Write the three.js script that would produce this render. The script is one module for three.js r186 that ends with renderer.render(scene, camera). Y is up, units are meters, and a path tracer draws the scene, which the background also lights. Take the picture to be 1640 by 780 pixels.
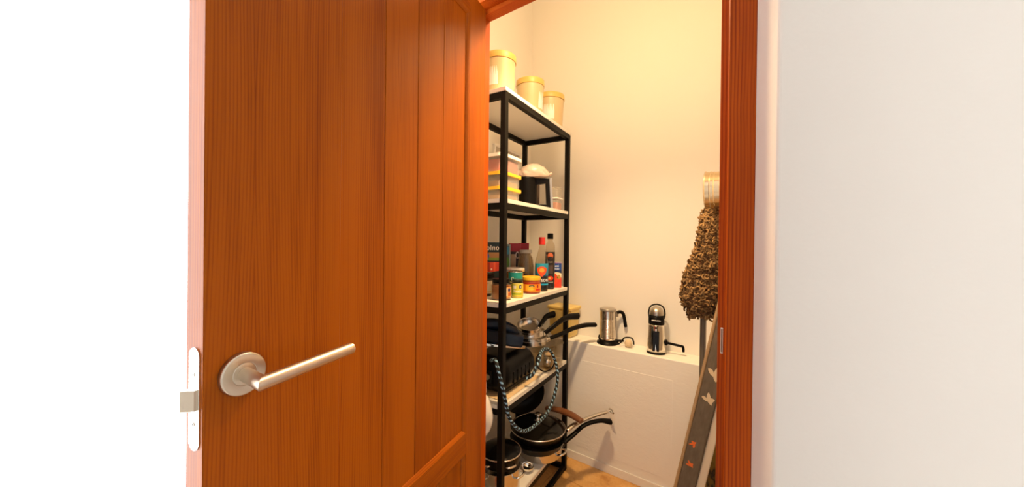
import * as THREE from 'three';
import { RoundedBoxGeometry } from 'three/addons/geometries/RoundedBoxGeometry.js';
import { mergeGeometries } from 'three/addons/utils/BufferGeometryUtils.js';
import { RectAreaLightUniformsLib } from 'three/addons/lights/RectAreaLightUniformsLib.js';

// ------------------------------------------------------------------ camera, sky, light, exposure
// World: x = along the door wall (right), y = up, z = -n where n is the depth through the doorway.
const scene = new THREE.Scene();
const camera = new THREE.PerspectiveCamera(68.95, 1640 / 780, 0.03, 60);
camera.rotation.order = 'YXZ';
camera.position.set(0, 1.2662, 0);
camera.rotation.set(-0.0041, 0.6393, 0.011);
scene.add(camera);

scene.background = new THREE.Color(5.5, 5.4, 5.25);          // bright overcast outside the window
const renderer = new THREE.WebGLRenderer({ antialias: true });
renderer.toneMapping = THREE.LinearToneMapping;
renderer.toneMappingExposure = 1.0;
renderer.shadowMap.enabled = true;
RectAreaLightUniformsLib.init();

const daylight = new THREE.RectAreaLight(new THREE.Color(1, 0.99, 0.98), 8.6, 1.5, 2.3);   // the window's daylight
daylight.name = 'window_daylight';
daylight.position.set(-1.58, 1.22, 0.22);
daylight.lookAt(0, 1.22, 0.22);
scene.add(daylight);

const LAMP = { x: -0.56, y: 2.285, z: -1.15, color: new THREE.Color(1, 0.68, 0.355), through: 0.95, down: 7.6 };   // the pantry's pendant: light through its shade, light out of its open bottom
const lamplight = new THREE.PointLight(LAMP.color, LAMP.through);
lamplight.name = 'pantry_lamplight';
lamplight.position.set(LAMP.x, LAMP.y, LAMP.z);
lamplight.shadow.radius = 3; lamplight.castShadow = true;
const downlight = new THREE.SpotLight(LAMP.color, LAMP.down, 0, 1.09, 0.9, 2);
downlight.name = 'pantry_downlight';
downlight.position.set(LAMP.x, LAMP.y - 0.075, LAMP.z); downlight.target.position.set(LAMP.x, 0, LAMP.z);
downlight.shadow.radius = 3; downlight.castShadow = true;
scene.add(lamplight);
scene.add(downlight, downlight.target);

// ------------------------------------------------------------------ helpers
const used = {};
const numbered = (n) => { const k = used[n] = (used[n] ?? -1) + 1; return k ? n + '_' + String(k).padStart(3, '0') : n; };
const V = (x, y, z) => new THREE.Vector3(x, y, z);
let seed = 7;
const rnd = () => { seed = (seed * 1664525 + 1013904223) >>> 0; return seed / 4294967296; };
const lerp = (a, b, t) => a + (b - a) * t, clamp = (x, a = 0, b = 1) => Math.min(b, Math.max(a, x));
const smooth = (a, b, x) => { const t = clamp((x - a) / (b - a)); return t * t * (3 - 2 * t); };
const hash = (x, y, s) => { let h = Math.imul(x, 374761393) + Math.imul(y, 668265263) + Math.imul(s, 2147483647 ^ 1274126177); h = Math.imul(h ^ (h >>> 13), 1274126177); return ((h ^ (h >>> 16)) >>> 0) / 4294967296; };
function noise(x, y, s = 0) {
  const i = Math.floor(x), j = Math.floor(y), f = x - i, g = y - j, a = f * f * (3 - 2 * f), b = g * g * (3 - 2 * g);
  return lerp(lerp(hash(i, j, s), hash(i + 1, j, s), a), lerp(hash(i, j + 1, s), hash(i + 1, j + 1, s), a), b);
}
const fbm = (x, y, s) => 0.5 * noise(x, y, s) + 0.3 * noise(x * 2.1, y * 2.1, s + 1) + 0.2 * noise(x * 4.3, y * 4.3, s + 2);

function mesh(name, geo, mat, parent) {
  const m = new THREE.Mesh(geo, mat);
  m.name = parent ? name : numbered(name);
  if (parent) { const n = parent.children.filter((c) => c.name.replace(/_\d{3}$/, '') === name).length; if (n) m.name = name + '_' + String(n).padStart(3, '0'); }
  m.castShadow = m.receiveShadow = true;
  (parent ?? scene).add(m);
  return m;
}
function tag(o, label, category, group) { o.userData.label = label; o.userData.category = category; if (group) o.userData.group = group; return o; }
function thing(name, label, category, [x, y, z], turn = 0, group) {
  const o = new THREE.Group(); o.name = numbered(name); scene.add(o);
  o.position.set(x, y, z); o.rotation.y = turn;
  return tag(o, label, category, group);
}
function struct(name, geo, mat) { const m = mesh(name, geo, mat); m.userData.kind = 'structure'; return m; }
function structGroup(name, pos = [0, 0, 0], turn = 0) { const o = new THREE.Group(); o.name = name; o.position.set(...pos); o.rotation.y = turn; o.userData.kind = 'structure'; scene.add(o); return o; }

const box = (x0, x1, y0, y1, z0, z1) => new THREE.BoxGeometry(x1 - x0, y1 - y0, z1 - z0).translate((x0 + x1) / 2, (y0 + y1) / 2, (z0 + z1) / 2);
const rbox = (x0, x1, y0, y1, z0, z1, r = 0.003, seg = 2) => new RoundedBoxGeometry(Math.abs(x1 - x0), Math.abs(y1 - y0), Math.abs(z1 - z0), seg, r).translate((x0 + x1) / 2, (y0 + y1) / 2, (z0 + z1) / 2);
const cyl = (r0, r1, h, seg = 40, open = false) => new THREE.CylinderGeometry(r1, r0, h, seg, 1, open).translate(0, h / 2, 0);
const lathe = (pts, seg = 48) => new THREE.LatheGeometry(pts.map((p) => new THREE.Vector2(p[0], p[1])), seg);
function prism(plan, y0, y1) {   // plan in (x, n)
  const s = new THREE.Shape(plan.map(([x, n]) => new THREE.Vector2(x, n)));
  const g = new THREE.ExtrudeGeometry(s, { depth: y1 - y0, bevelEnabled: false });
  g.rotateX(-Math.PI / 2); g.translate(0, y0, 0);
  return g;
}
// a tube through points, with a radius that may vary, rounded caps and an optional flat section
function tube(points, r, seg = 32, radial = 12, sx = 1, sy = 1, straight = false) {
  const pts = points.map((p) => p.isVector3 ? p : V(...p));
  const curve = straight ? (() => { const c = new THREE.CurvePath(); for (let i = 1; i < pts.length; i++) c.add(new THREE.LineCurve3(pts[i - 1], pts[i])); return c; })() : new THREE.CatmullRomCurve3(pts, false, 'centripetal');
  const rad = typeof r === 'function' ? r : () => r;
  const fr = curve.computeFrenetFrames ? curve.computeFrenetFrames(seg) : null;
  const pos = [], idx = [], uv = [];
  const rings = [];
  for (let i = 0; i <= seg; i++) rings.push([curve.getPointAt(i / seg), fr.normals[i], fr.binormals[i], rad(i / seg), i / seg]);
  const t0 = fr.tangents[0], t1 = fr.tangents[seg], a = rings[0], b = rings[seg];
  rings.unshift([a[0].clone().addScaledVector(t0, -a[3] * 0.25), a[1], a[2], a[3] * 0.7, 0], ), rings.unshift([rings[0][0], a[1], a[2], 0.00001, 0]);
  rings.push([b[0].clone().addScaledVector(t1, b[3] * 0.25), b[1], b[2], b[3] * 0.7, 1]); rings.push([rings[rings.length - 1][0], b[1], b[2], 0.00001, 1]);
  for (const [c, n, bn, rr, t] of rings) for (let k = 0; k <= radial; k++) {
    const th = k / radial * Math.PI * 2, q = c.clone().addScaledVector(n, Math.cos(th) * rr * sx).addScaledVector(bn, Math.sin(th) * rr * sy);
    pos.push(q.x, q.y, q.z); uv.push(t, k / radial);
  }
  for (let i = 0; i < rings.length - 1; i++) for (let k = 0; k < radial; k++) {
    const p = i * (radial + 1) + k, q = p + radial + 1;
    idx.push(p, p + 1, q, p + 1, q + 1, q);
  }
  const g = new THREE.BufferGeometry();
  g.setAttribute('position', new THREE.Float32BufferAttribute(pos, 3)); g.setAttribute('uv', new THREE.Float32BufferAttribute(uv, 2)); g.setIndex(idx);
  g.computeVertexNormals();
  return g;
}
const merge = (list) => mergeGeometries(list.map((g) => { const h = g.index ? g.toNonIndexed() : g.clone(); for (const k of Object.keys(h.attributes)) if (!['position', 'normal', 'uv'].includes(k)) h.deleteAttribute(k); return h; }));
// box mapping in metres: v runs along the grain axis (0 x, 1 y, 2 z)
function uvGrain(geo, axis, su, sv, ou = 0, ov = 0) {
  const g = geo.index ? geo.toNonIndexed() : geo; g.computeVertexNormals();
  const p = g.attributes.position, n = g.attributes.normal, uv = new Float32Array(p.count * 2);
  for (let i = 0; i < p.count; i += 3) {
    const nn = [0, 0, 0]; for (let k = 0; k < 3; k++) { nn[0] += Math.abs(n.getX(i + k)); nn[1] += Math.abs(n.getY(i + k)); nn[2] += Math.abs(n.getZ(i + k)); }
    const rest = [0, 1, 2].filter((a) => a !== axis), dom = nn.indexOf(Math.max(...nn)), cross = dom === axis ? rest[0] : rest.find((a) => a !== dom);
    const along = dom === axis ? rest[1] : axis;
    for (let k = 0; k < 3; k++) { const q = [p.getX(i + k), p.getY(i + k), p.getZ(i + k)]; uv[2 * (i + k)] = q[cross] * su + ou; uv[2 * (i + k) + 1] = q[along] * sv + ov; }
  }
  g.setAttribute('uv', new THREE.BufferAttribute(uv, 2));
  return g;
}
// ------------------------------------------------------------------ textures
function dataTex(w, h, fn, srgb = true, wrap = THREE.MirroredRepeatWrapping) {
  const d = new Uint8Array(w * h * 4);
  for (let y = 0; y < h; y++) for (let x = 0; x < w; x++) { const c = fn(x / w, y / h), i = (y * w + x) * 4; d[i] = clamp(c[0]) * 255; d[i + 1] = clamp(c[1]) * 255; d[i + 2] = clamp(c[2]) * 255; d[i + 3] = 255; }
  const t = new THREE.DataTexture(d, w, h); t.magFilter = t.minFilter = THREE.LinearFilter; t.wrapS = t.wrapT = wrap; if (srgb) t.colorSpace = THREE.SRGBColorSpace; t.needsUpdate = true;
  return t;
}
// varnished pine: wide rings that run along v, fine fibres, a slow change of tone. Covers 0.25 m x 2 m.
function woodField(s, rings, warp) {
  return (u, v) => {
    const w = warp * (noise(u * 1.5, v * 2.2, s) - 0.5) + 0.25 * warp * (noise(u * 4, v * 7, s + 9) - 0.5);
    const r = (u + w * 0.12) * rings + 1.6 * noise(u * 3, v * 0.6, s + 3);
    const k = r - Math.floor(r), late = smooth(0.35, 0.86, k) * (1 - smooth(0.88, 1, k));
    const contrast = 0.35 + 0.65 * noise(u * 5, v * 1.3, s + 4);
    const fibre = noise(u * 170, v * 26, s + 5), fibre2 = noise(u * 60, v * 9, s + 6);
    return { late: late * contrast, fibre, fibre2, tone: fbm(u * 3.2, v * 2.6, s + 7) };
  };
}
function woodTex(s, rings, warp, light, dark, depth = 0.8) {
  const f = woodField(s, rings, warp);
  return dataTex(384, 1024, (u, v) => {
    const q = f(u, v), m = clamp(depth * q.late + 0.26 * (q.fibre - 0.5) + 0.3 * (q.fibre2 - 0.5) + 0.9 * (q.tone - 0.5));
    return [0, 1, 2].map((i) => lerp(light[i], dark[i], m) / 255);
  });
}
const canvasTex = (w, h, draw) => { const c = document.createElement('canvas'); c.width = w; c.height = h; const x = c.getContext('2d'); draw(x, w, h); const t = new THREE.CanvasTexture(c); t.colorSpace = THREE.SRGBColorSpace; return t; };

const doorLight = [164, 82, 6], doorDark = [114, 45, 0];
const woodMat = (t, o = {}) => new THREE.MeshPhysicalMaterial({ map: t, roughness: 0.45, specularIntensity: 0.2, clearcoat: 0.05, clearcoatRoughness: 0.2, bumpMap: t, bumpScale: 0.0004, ...o });
const doorTex = [11, 23, 37, 51].map((s, i) => woodTex(s, [52, 40, 46, 58][i], [0.9, 1.3, 1.0, 0.7][i], doorLight, doorDark, 0.5));
const doorWood = doorTex.map((t) => woodMat(t));
const frameTex = woodTex(71, 44, 1.3, [180, 80, 8], [124, 44, 2], 0.8);
const frameWood = woodMat(frameTex, { roughness: 0.55, clearcoat: 0, specularIntensity: 0.25 });
const plasterBump = dataTex(512, 512, (u, v) => { const n = 0.5 * fbm(u * 24, v * 24, 5) + 0.3 * fbm(u * 90, v * 90, 6) + 0.2 * fbm(u * 6, v * 6, 8); return [n, n, n]; }, false);
const plaster = (c) => new THREE.MeshStandardMaterial({ color: new THREE.Color().setRGB(...c), roughness: 0.85, bumpMap: plasterBump, bumpScale: 0.0012 });
const std = (c, rough = 0.5, metal = 0, o = {}) => new THREE.MeshPhysicalMaterial({ color: new THREE.Color().setRGB(...c), roughness: rough, metalness: metal, ...o });

const M = {
  windowGlass: std([0.98, 0.98, 0.98], 0.01, 0, { transmission: 1, thickness: 0, ior: 1.5 }),
  roomWall: plaster([0.86, 0.83, 0.785]), farWall: plaster([0.52, 0.52, 0.51]), farCeiling: plaster([0.6, 0.6, 0.58]), pantryWall: plaster([0.88, 0.85, 0.79]), ceiling: plaster([0.85, 0.83, 0.8]),
  white: std([0.84, 0.82, 0.78], 0.5), blackSteel: std([0.004, 0.003, 0.002], 0.5, 0, { specularIntensity: 0.28 }),
  board: std([0.74, 0.70, 0.63], 0.5), nickel: std([0.66, 0.57, 0.46], 0.34, 1), brightSteel: std([0.86, 0.84, 0.8], 0.22, 1),
  steel: std([0.7, 0.66, 0.6], 0.25, 1), chrome: std([0.82, 0.78, 0.72], 0.1, 1), silver: std([0.5, 0.46, 0.4], 0.32, 1), tinSteel: std([0.72, 0.58, 0.38], 0.22, 1),
  black: std([0.003, 0.0025, 0.0025], 0.4, 0, { specularIntensity: 0.25 }), blackGloss: std([0.005, 0.005, 0.006], 0.2, 0, { specularIntensity: 0.4 }), darkPan: std([0.004, 0.003, 0.0025], 0.32, 0, { specularIntensity: 0.3 }),
  glass: std([0.9, 0.86, 0.78], 0.04, 0, { transmission: 1, thickness: 0, ior: 1.5 }),
  smoke: std([0.72, 0.64, 0.5], 0.1, 0, { transmission: 0.9, thickness: 0, ior: 1.5 }),
  clearPlastic: std([0.92, 0.9, 0.86], 0.22, 0, { transmission: 0.8, thickness: 0, ior: 1.45 }),
  yellowLid: std([0.86, 0.50, 0.03], 0.4), yellowTub: std([0.9, 0.76, 0.46], 0.4, 0, { transmission: 0.45, thickness: 0 }), yellowRim: std([0.85, 0.56, 0.15], 0.4, 0, { transmission: 0.25, thickness: 0 }),
  paleYellow: std([0.93, 0.72, 0.25], 0.4, 0, { transmission: 0.3, thickness: 0 }),
  redFood: std([0.5, 0.05, 0.015], 0.6), brownFood: std([0.42, 0.24, 0.08], 0.8), whiteLid: std([0.85, 0.83, 0.78], 0.4),
  wood: std([0.16, 0.055, 0.018], 0.45), cream: std([0.62, 0.55, 0.42], 0.6), navy: std([0.004, 0.009, 0.024], 0.22, 0, { specularIntensity: 0.7 }),
  charcoal: std([0.002, 0.002, 0.003], 0.3, 0, { specularIntensity: 0.22 }), whiteCloth: std([0.8, 0.74, 0.64], 0.9),
};

// ------------------------------------------------------------------ room shell
const PANTRY_L = -1.366, PANTRY_R = -0.098, PANTRY_B = 2.044, TOP = 3.15, ROOM_H = 2.6;
// floors: stone tiles, each a part of the floor
const tileTex = [3, 8].map((s) => dataTex(256, 256, (u, v) => {
  const w = fbm(u * 5, v * 5, s), vein = Math.exp(-Math.abs(fbm(u * 3 + w, v * 3 - w, s + 4) - 0.5) * 40), n = 0.7 * w + 0.3 * noise(u * 60, v * 60, s);
  return [lerp(232, 200, n) / 255 - vein * 0.1, lerp(186, 146, n) / 255 - vein * 0.11, lerp(118, 78, n) / 255 - vein * 0.1];
}));
const tileMat = tileTex.map((t) => new THREE.MeshPhysicalMaterial({ map: t, roughness: 0.3, clearcoat: 0.2, clearcoatRoughness: 0.2 }));
const grout = std([0.36, 0.27, 0.17], 0.9);
function tiledFloor(name, x0, x1, n0, n1, size, mats) {
  const f = struct(name, box(x0, x1, -0.12, -0.004, -n1, -n0), grout), g = rbox(-size / 2 + 0.001, size / 2 - 0.001, -0.004, 0, -size / 2 + 0.001, size / 2 - 0.001, 0.0009, 1);
  let k = 0;
  for (let x = x0; x < x1 - 0.01; x += size) for (let n = n0; n < n1 - 0.01; n += size) {
    const w = Math.min(size, x1 - x), d = Math.min(size, n1 - n), full = w > size - 0.001 && d > size - 0.001;
    const t = mesh('tile', full ? g : rbox(-w / 2 + 0.001, w / 2 - 0.001, -0.004, 0, -d / 2 + 0.001, d / 2 - 0.001, 0.0009, 1), mats[k++ % 2], f);
    t.position.set(x + w / 2, 0, -(n + d / 2)); if (full) t.rotation.y = Math.floor(rnd() * 4) * Math.PI / 2;
  }
}
tiledFloor('floor_room', -1.6, 1.6, -2.0, 0.9, 0.45, [std([0.5, 0.48, 0.45], 0.4), std([0.47, 0.455, 0.43], 0.4)]);
tiledFloor('floor_pantry', PANTRY_L, PANTRY_R, 0.9, 2.044, 0.4, tileMat);

// the wall with the doorway
struct('wall_front_left', prism([[-1.7, 0.86], [-0.905, 0.86], [-0.905, 0.999], [-1.7, 0.999]], -0.12, TOP), M.roomWall);
struct('wall_front_right', prism([[-0.036, 0.902], [-0.0045, 0.8525], [-0.0012, 0.8483], [0.0022, 0.8462], [0.006, 0.8455], [1.7, 0.8455], [1.7, 0.999], [-0.036, 0.999]], -0.12, TOP), M.roomWall);
struct('wall_front_top', prism([[-0.905, 0.86], [-0.036, 0.86], [-0.036, 0.999], [-0.905, 0.999]], 2.14, TOP), M.roomWall);
struct('wall_right', box(1.6, 1.7, -0.12, TOP, -0.8, 2.1), M.farWall);
struct('wall_rear', box(-1.7, 1.6, -0.12, TOP, 2.0, 2.1), M.farWall);
struct('ceiling_room', box(-1.6, 1.6, ROOM_H, ROOM_H + 0.1, -0.86, 2.0), M.farCeiling);
// wall with the tall window, left of the photograph
const WN0 = -0.97, WN1 = 0.53, WY0 = 0.07, WY1 = 2.37;
struct('wall_left', merge([box(-1.7, -1.6, -0.12, TOP, -0.86, -WN1), box(-1.7, -1.6, -0.12, TOP, -WN0, 2.0), box(-1.7, -1.6, -0.12, WY0, -WN1, -WN0), box(-1.7, -1.6, WY1, TOP, -WN1, -WN0)]), M.roomWall);
{
  const w = structGroup('window_1', [-1.66, 0, 0]);
  mesh('frame', merge([box(-0.03, 0.03, WY0, WY1, -WN1, -WN1 + 0.05), box(-0.03, 0.03, WY0, WY1, -WN0 - 0.05, -WN0), box(-0.03, 0.03, WY0, WY0 + 0.05, -WN1 + 0.05, -WN0 - 0.05), box(-0.03, 0.03, WY1 - 0.05, WY1, -WN1 + 0.05, -WN0 - 0.05)]), M.white, w);
  mesh('pane', box(-0.003, 0.003, WY0 + 0.05, WY1 - 0.05, -WN1 + 0.05, -WN0 - 0.05), M.windowGlass, w);
}
// pantry walls
struct('wall_pantry_left', box(PANTRY_L - 0.1, PANTRY_L, -0.12, TOP, -2.144, -0.999), M.pantryWall);
struct('wall_pantry_back', box(PANTRY_L, 0.0, -0.12, TOP, -2.144, -PANTRY_B), M.pantryWall);
struct('wall_pantry_right', box(PANTRY_R, 0.0, -0.12, TOP, -PANTRY_B, -0.999), M.pantryWall);
struct('ceiling_pantry', box(PANTRY_L - 0.1, 0, TOP, TOP + 0.1, -2.144, -0.86), M.ceiling);
// low ledge along the pantry's back wall
const LEDGE = 0.691, LN = 1.889;
{
  const w = structGroup('wall_ledge');
  mesh('ledge_block', rbox(PANTRY_L, PANTRY_R, -0.01, LEDGE, -PANTRY_B, -LN, 0.006, 2), M.pantryWall, w);
  mesh('access_panel', rbox(-1.16, -0.403, 0.088, 0.588, -LN - 0.002, -LN + 0.0012, 0.0005, 1), M.pantryWall, w);
}
struct('baseboard_back', rbox(PANTRY_L, PANTRY_R, 0, 0.045, -LN, -LN + 0.006, 0.002, 1), M.pantryWall);

// ------------------------------------------------------------------ door frame
const fu = (g, axis, ou = 0) => uvGrain(g, axis, 4, 0.5, ou, ou * 1.7);
{
  const j = structGroup('trim_1');                              // strike-side jamb
  mesh('jamb', fu(prism([[-0.0875, 0.905], [-0.085, 0.902], [-0.037, 0.902], [-0.036, 0.904], [-0.036, 0.985], [-0.1063, 0.985], [-0.1063, 0.947], [-0.0875, 0.947]], 0, 2.08), 1, 0.13), frameWood, j);
  const plate = structGroup('trim_2');
  plate.position.set(-0.0975, 1.044, -0.9468);
  mesh('strike_plate', rbox(-0.0027, 0.0027, -0.03, 0.03, -0.001, 0.0009, 0.0008, 1), M.nickel, plate);
  mesh('strike_slot', box(-0.0012, 0.0014, -0.027, 0.027, -0.001, 0.0012), M.wood, plate);
  const h = structGroup('trim_3');                              // head
  mesh('head', fu(box(-0.905, -0.036, 2.08, 2.14, -0.985, -0.902), 0, 0.4), frameWood, h);
  mesh('stop', fu(box(-0.85, -0.1063, 2.066, 2.08, -0.985, -0.945), 0, 0.7), frameWood, h);
  const l = structGroup('trim_4');                              // hinge-side jamb, behind the leaf
  mesh('jamb', fu(box(-0.905, -0.843, 0, 2.08, -0.985, -0.902), 1, 0.6), frameWood, l);
}

// ------------------------------------------------------------------ door leaf: local x = thickness (0 outer, 0.04 seen face), z = distance from the hinge
{
  const d = structGroup('door_1', [-0.837, 0, -0.9019], 0.2398);
  const T = 0.04, top = 2.052, bot = 0.012, bounds = [0.118, 0.2345, 0.346, 0.4605, 0.5815];
  const w = (g, k, ou, axis = 1) => [uvGrain(g, axis, 4, 0.5, ou, ou * 3.1), doorWood[k]];
  const add = (name, g, k, ou, axis = 1) => mesh(name, ...w(g, k, ou, axis), d);
  add('stile', rbox(0, T, bot, top, 0.0005, 0.106, 0.0025), 2, 0.1);
  add('stile', rbox(0, T, bot, top, 0.583, 0.8, 0.002), 0, 0.05);
  add('rail', box(0.0003, T - 0.0003, 1.985, top, 0.106, 0.583), 1, 0.3, 2);
  add('rail', box(0.0003, T - 0.0003, 0.600, 0.664, 0.106, 0.583), 3, 0.2, 2);
  add('rail', box(0.0003, T - 0.0003, bot, 0.13, 0.106, 0.583), 1, 0.6, 2);
  for (let i = 0; i < 4; i++) {
    const a = i ? bounds[i] + 0.0009 : 0.106, b = i < 3 ? bounds[i + 1] - 0.0009 : 0.5818, face = i === 3 ? 0.0385 : 0.0325;
    add('panel_board', rbox(0.006, [0.031, 0.0316, 0.0312, 0.0318][i], 0.664, 1.985, a, b, 0.0016, 2), [1, 3, 0, 2][i], 0.21 * i + 0.07);
    add('panel_board', rbox(0.006, 0.029, 0.13, 0.6, a, b, 0.0016, 2), [3, 0, 2, 1][i], 0.17 * i + 0.4);
  }
  // sloped bead round the panels
  const bead = (len) => { const s = new THREE.Shape([[0, 0], [0.0125, 0], [0.0115, 0.003], [0.006, 0.0075], [0.002, 0.0095], [0, 0.0095]].map(([x, y]) => new THREE.Vector2(x, y))); return new THREE.ExtrudeGeometry(s, { depth: len, bevelEnabled: false }); };
  // the bead's x runs away from its rail, its y out of the door
  const put = (len, origin, run, away) => { const m = new THREE.Matrix4().makeBasis(away, V(1, 0, 0), run); const g = bead(len); g.applyMatrix4(m); g.translate(...origin); return g; };
  const beadX = 0.0305;
  add('moulding', put(1.321, [beadX, 0.664, 0.106], V(0, 1, 0), V(0, 0, 1)), 2, 0.45);
  add('moulding', put(0.477, [beadX, 0.664, 0.106], V(0, 0, 1), V(0, 1, 0)), 0, 0.15, 2);
  add('moulding', put(0.477, [beadX, 1.985, 0.106], V(0, 0, 1), V(0, -1, 0)), 3, 0.75, 2);
  add('moulding', put(0.47, [beadX - 0.002, 0.13, 0.106], V(0, 1, 0), V(0, 0, 1)), 1, 0.8);
  add('moulding', put(0.477, [beadX - 0.002, 0.6, 0.106], V(0, 0, 1), V(0, -1, 0)), 0, 0.55, 2);
  mesh('edge_band', uvGrain(rbox(0.001, T - 0.001, bot, top, 0.7996, 0.8006, 0.0003, 1), 1, 4, 0.5, 0.3, 0.2), woodMat(doorTex[1], { clearcoat: 0.05, clearcoatRoughness: 0.3, roughness: 0.5 }), d);
  // lever handle
  const h = new THREE.Group(); h.name = 'lever_handle'; h.position.set(T, 1.072, 0.754); d.add(h); h.userData.label = 'brushed nickel lever handle on a round rose';
  const X = (g) => g.rotateZ(-Math.PI / 2);
  mesh('rose', X(lathe([[0, 0], [0.0305, 0], [0.0305, 0.0065], [0.0295, 0.0085], [0.028, 0.009], [0.0168, 0.009], [0.0165, 0.008], [0.0155, 0.008], [0.0152, 0.0092], [0, 0.0092]], 64)), M.nickel, h);
  const R = 0.0098, pts = [[0.008, 0, 0], [0.056, -0.003, 0.004]], lev = [];
  { // neck and lever mitred at the corner
    const A = V(0.008, 0, 0), B = V(0.056, -0.003, 0.006), C = V(0.051, 0.002, -0.150);
    const ring = (c, n, axisRef, out) => { for (let k = 0; k < 32; k++) out.push(c(k / 32 * Math.PI * 2)); };
    const d1 = B.clone().sub(A).normalize(), d2 = C.clone().sub(B).normalize(), up = V(0, 1, 0);
    const side1 = V().crossVectors(d1, up).normalize(), up1 = V().crossVectors(side1, d1).normalize();
    const side2 = V().crossVectors(d2, up).normalize(), up2 = V().crossVectors(side2, d2).normalize();
    const bis = d1.clone().add(d2).normalize();
    const circ = (P, s, u, rr) => [...Array(32)].map((_, k) => { const t = k / 32 * Math.PI * 2; return P.clone().addScaledVector(s, Math.cos(t) * rr).addScaledVector(u, Math.sin(t) * rr); });
    const project = (list, dir) => list.map((q) => { const w2 = q.clone().sub(B), nrm = bis, k = -w2.dot(nrm) / dir.dot(nrm); return q.clone().addScaledVector(dir, k); });
    const mit1 = project(circ(B, side1, up1, R), d1), mit2 = project(circ(B, side2, up2, R), d2);
    const strip = (rings) => { const pos = [], idx = []; rings.forEach((rg) => rg.forEach((q) => pos.push(q.x, q.y, q.z))); for (let i = 0; i < rings.length - 1; i++) for (let k = 0; k < 32; k++) { const a = i * 32 + k, b = i * 32 + (k + 1) % 32; idx.push(a, b, a + 32, b, b + 32, a + 32); } const g = new THREE.BufferGeometry(); g.setAttribute('position', new THREE.Float32BufferAttribute(pos, 3)); g.setIndex(idx); g.computeVertexNormals(); g.setAttribute('uv', new THREE.Float32BufferAttribute(new Float32Array(pos.length / 3 * 2), 2)); return g; };
    mesh('neck', strip([circ(A, side1, up1, R), mit1]), M.nickel, h);
    const E0 = C.clone().addScaledVector(d2, 0.0015), E1 = C.clone().addScaledVector(d2, 0.002);
    mesh('lever', strip([mit2, circ(C, side2, up2, R), circ(E0, side2, up2, R * 0.9), circ(E1, side2, up2, 0.0001)]), M.nickel, h);
  }
  // latch on the leaf's edge
  const l = new THREE.Group(); l.name = 'latch'; l.position.set(0.0215, 1.05, 0.8006); d.add(l); l.userData.label = 'steel latch faceplate on the door edge';
  const fp = new THREE.Shape(); const fw = 0.0115, fh = 0.069; fp.moveTo(-fw, -fh + fw); fp.absarc(0, -fh + fw, fw, Math.PI, Math.PI * 2); fp.lineTo(fw, fh - fw); fp.absarc(0, fh - fw, fw, 0, Math.PI); fp.closePath();
  mesh('faceplate', new THREE.ExtrudeGeometry(fp, { depth: 0.0012, bevelEnabled: true, bevelSize: 0.0004, bevelThickness: 0.0004, bevelSegments: 1, curveSegments: 16 }), M.brightSteel, l);
  for (const y of [0.033, -0.034]) mesh('screw', cyl(0.0028, 0.0028, 0.0012, 16).rotateX(Math.PI / 2).translate(0, y, 0.0012), M.silver, l), mesh('screw_slot', cyl(0.0011, 0.0011, 0.0008, 8).rotateX(Math.PI / 2).translate(0, y, 0.0021), M.black, l);
  const bolt = new THREE.Shape([[-0.008, 0], [0.008, 0], [0.008, 0.004], [-0.006, 0.0125], [-0.008, 0.0125]].map(([x, y]) => new THREE.Vector2(x, y)));
  mesh('bolt', new THREE.ExtrudeGeometry(bolt, { depth: 0.027, bevelEnabled: true, bevelSize: 0.0005, bevelThickness: 0.0005, bevelSegments: 1 }).rotateX(Math.PI / 2).translate(0, 0.0135, 0.001), M.nickel, l);
}

// ------------------------------------------------------------------ pendant lamp (just above the photograph)
{
  const p = thing('pendant_lamp', 'glowing pendant lamp on a cord from the pantry ceiling', 'lamp', [LAMP.x, TOP, LAMP.z]);
  const drop = TOP - LAMP.y;
  mesh('ceiling_rose', lathe([[0, -0.028], [0.02, -0.028], [0.05, -0.012], [0.05, 0], [0, 0]], 24), M.white, p);
  mesh('cord', cyl(0.003, 0.003, drop - 0.1, 8).translate(0, -drop + 0.09, 0), M.white, p);
  mesh('socket', cyl(0.02, 0.016, 0.04, 20).translate(0, -drop + 0.06, 0), M.white, p);
  mesh('shade', lathe([[0, 0.072], [0.03, 0.07], [0.055, 0.05], [0.066, 0.02], [0.068, -0.02], [0.06, -0.05], [0.045, -0.062], [0, -0.066]], 40).translate(0, -drop, 0), new THREE.MeshStandardMaterial({ color: 0xffffff, emissive: LAMP.color, emissiveIntensity: 3 }), p);
}

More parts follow.
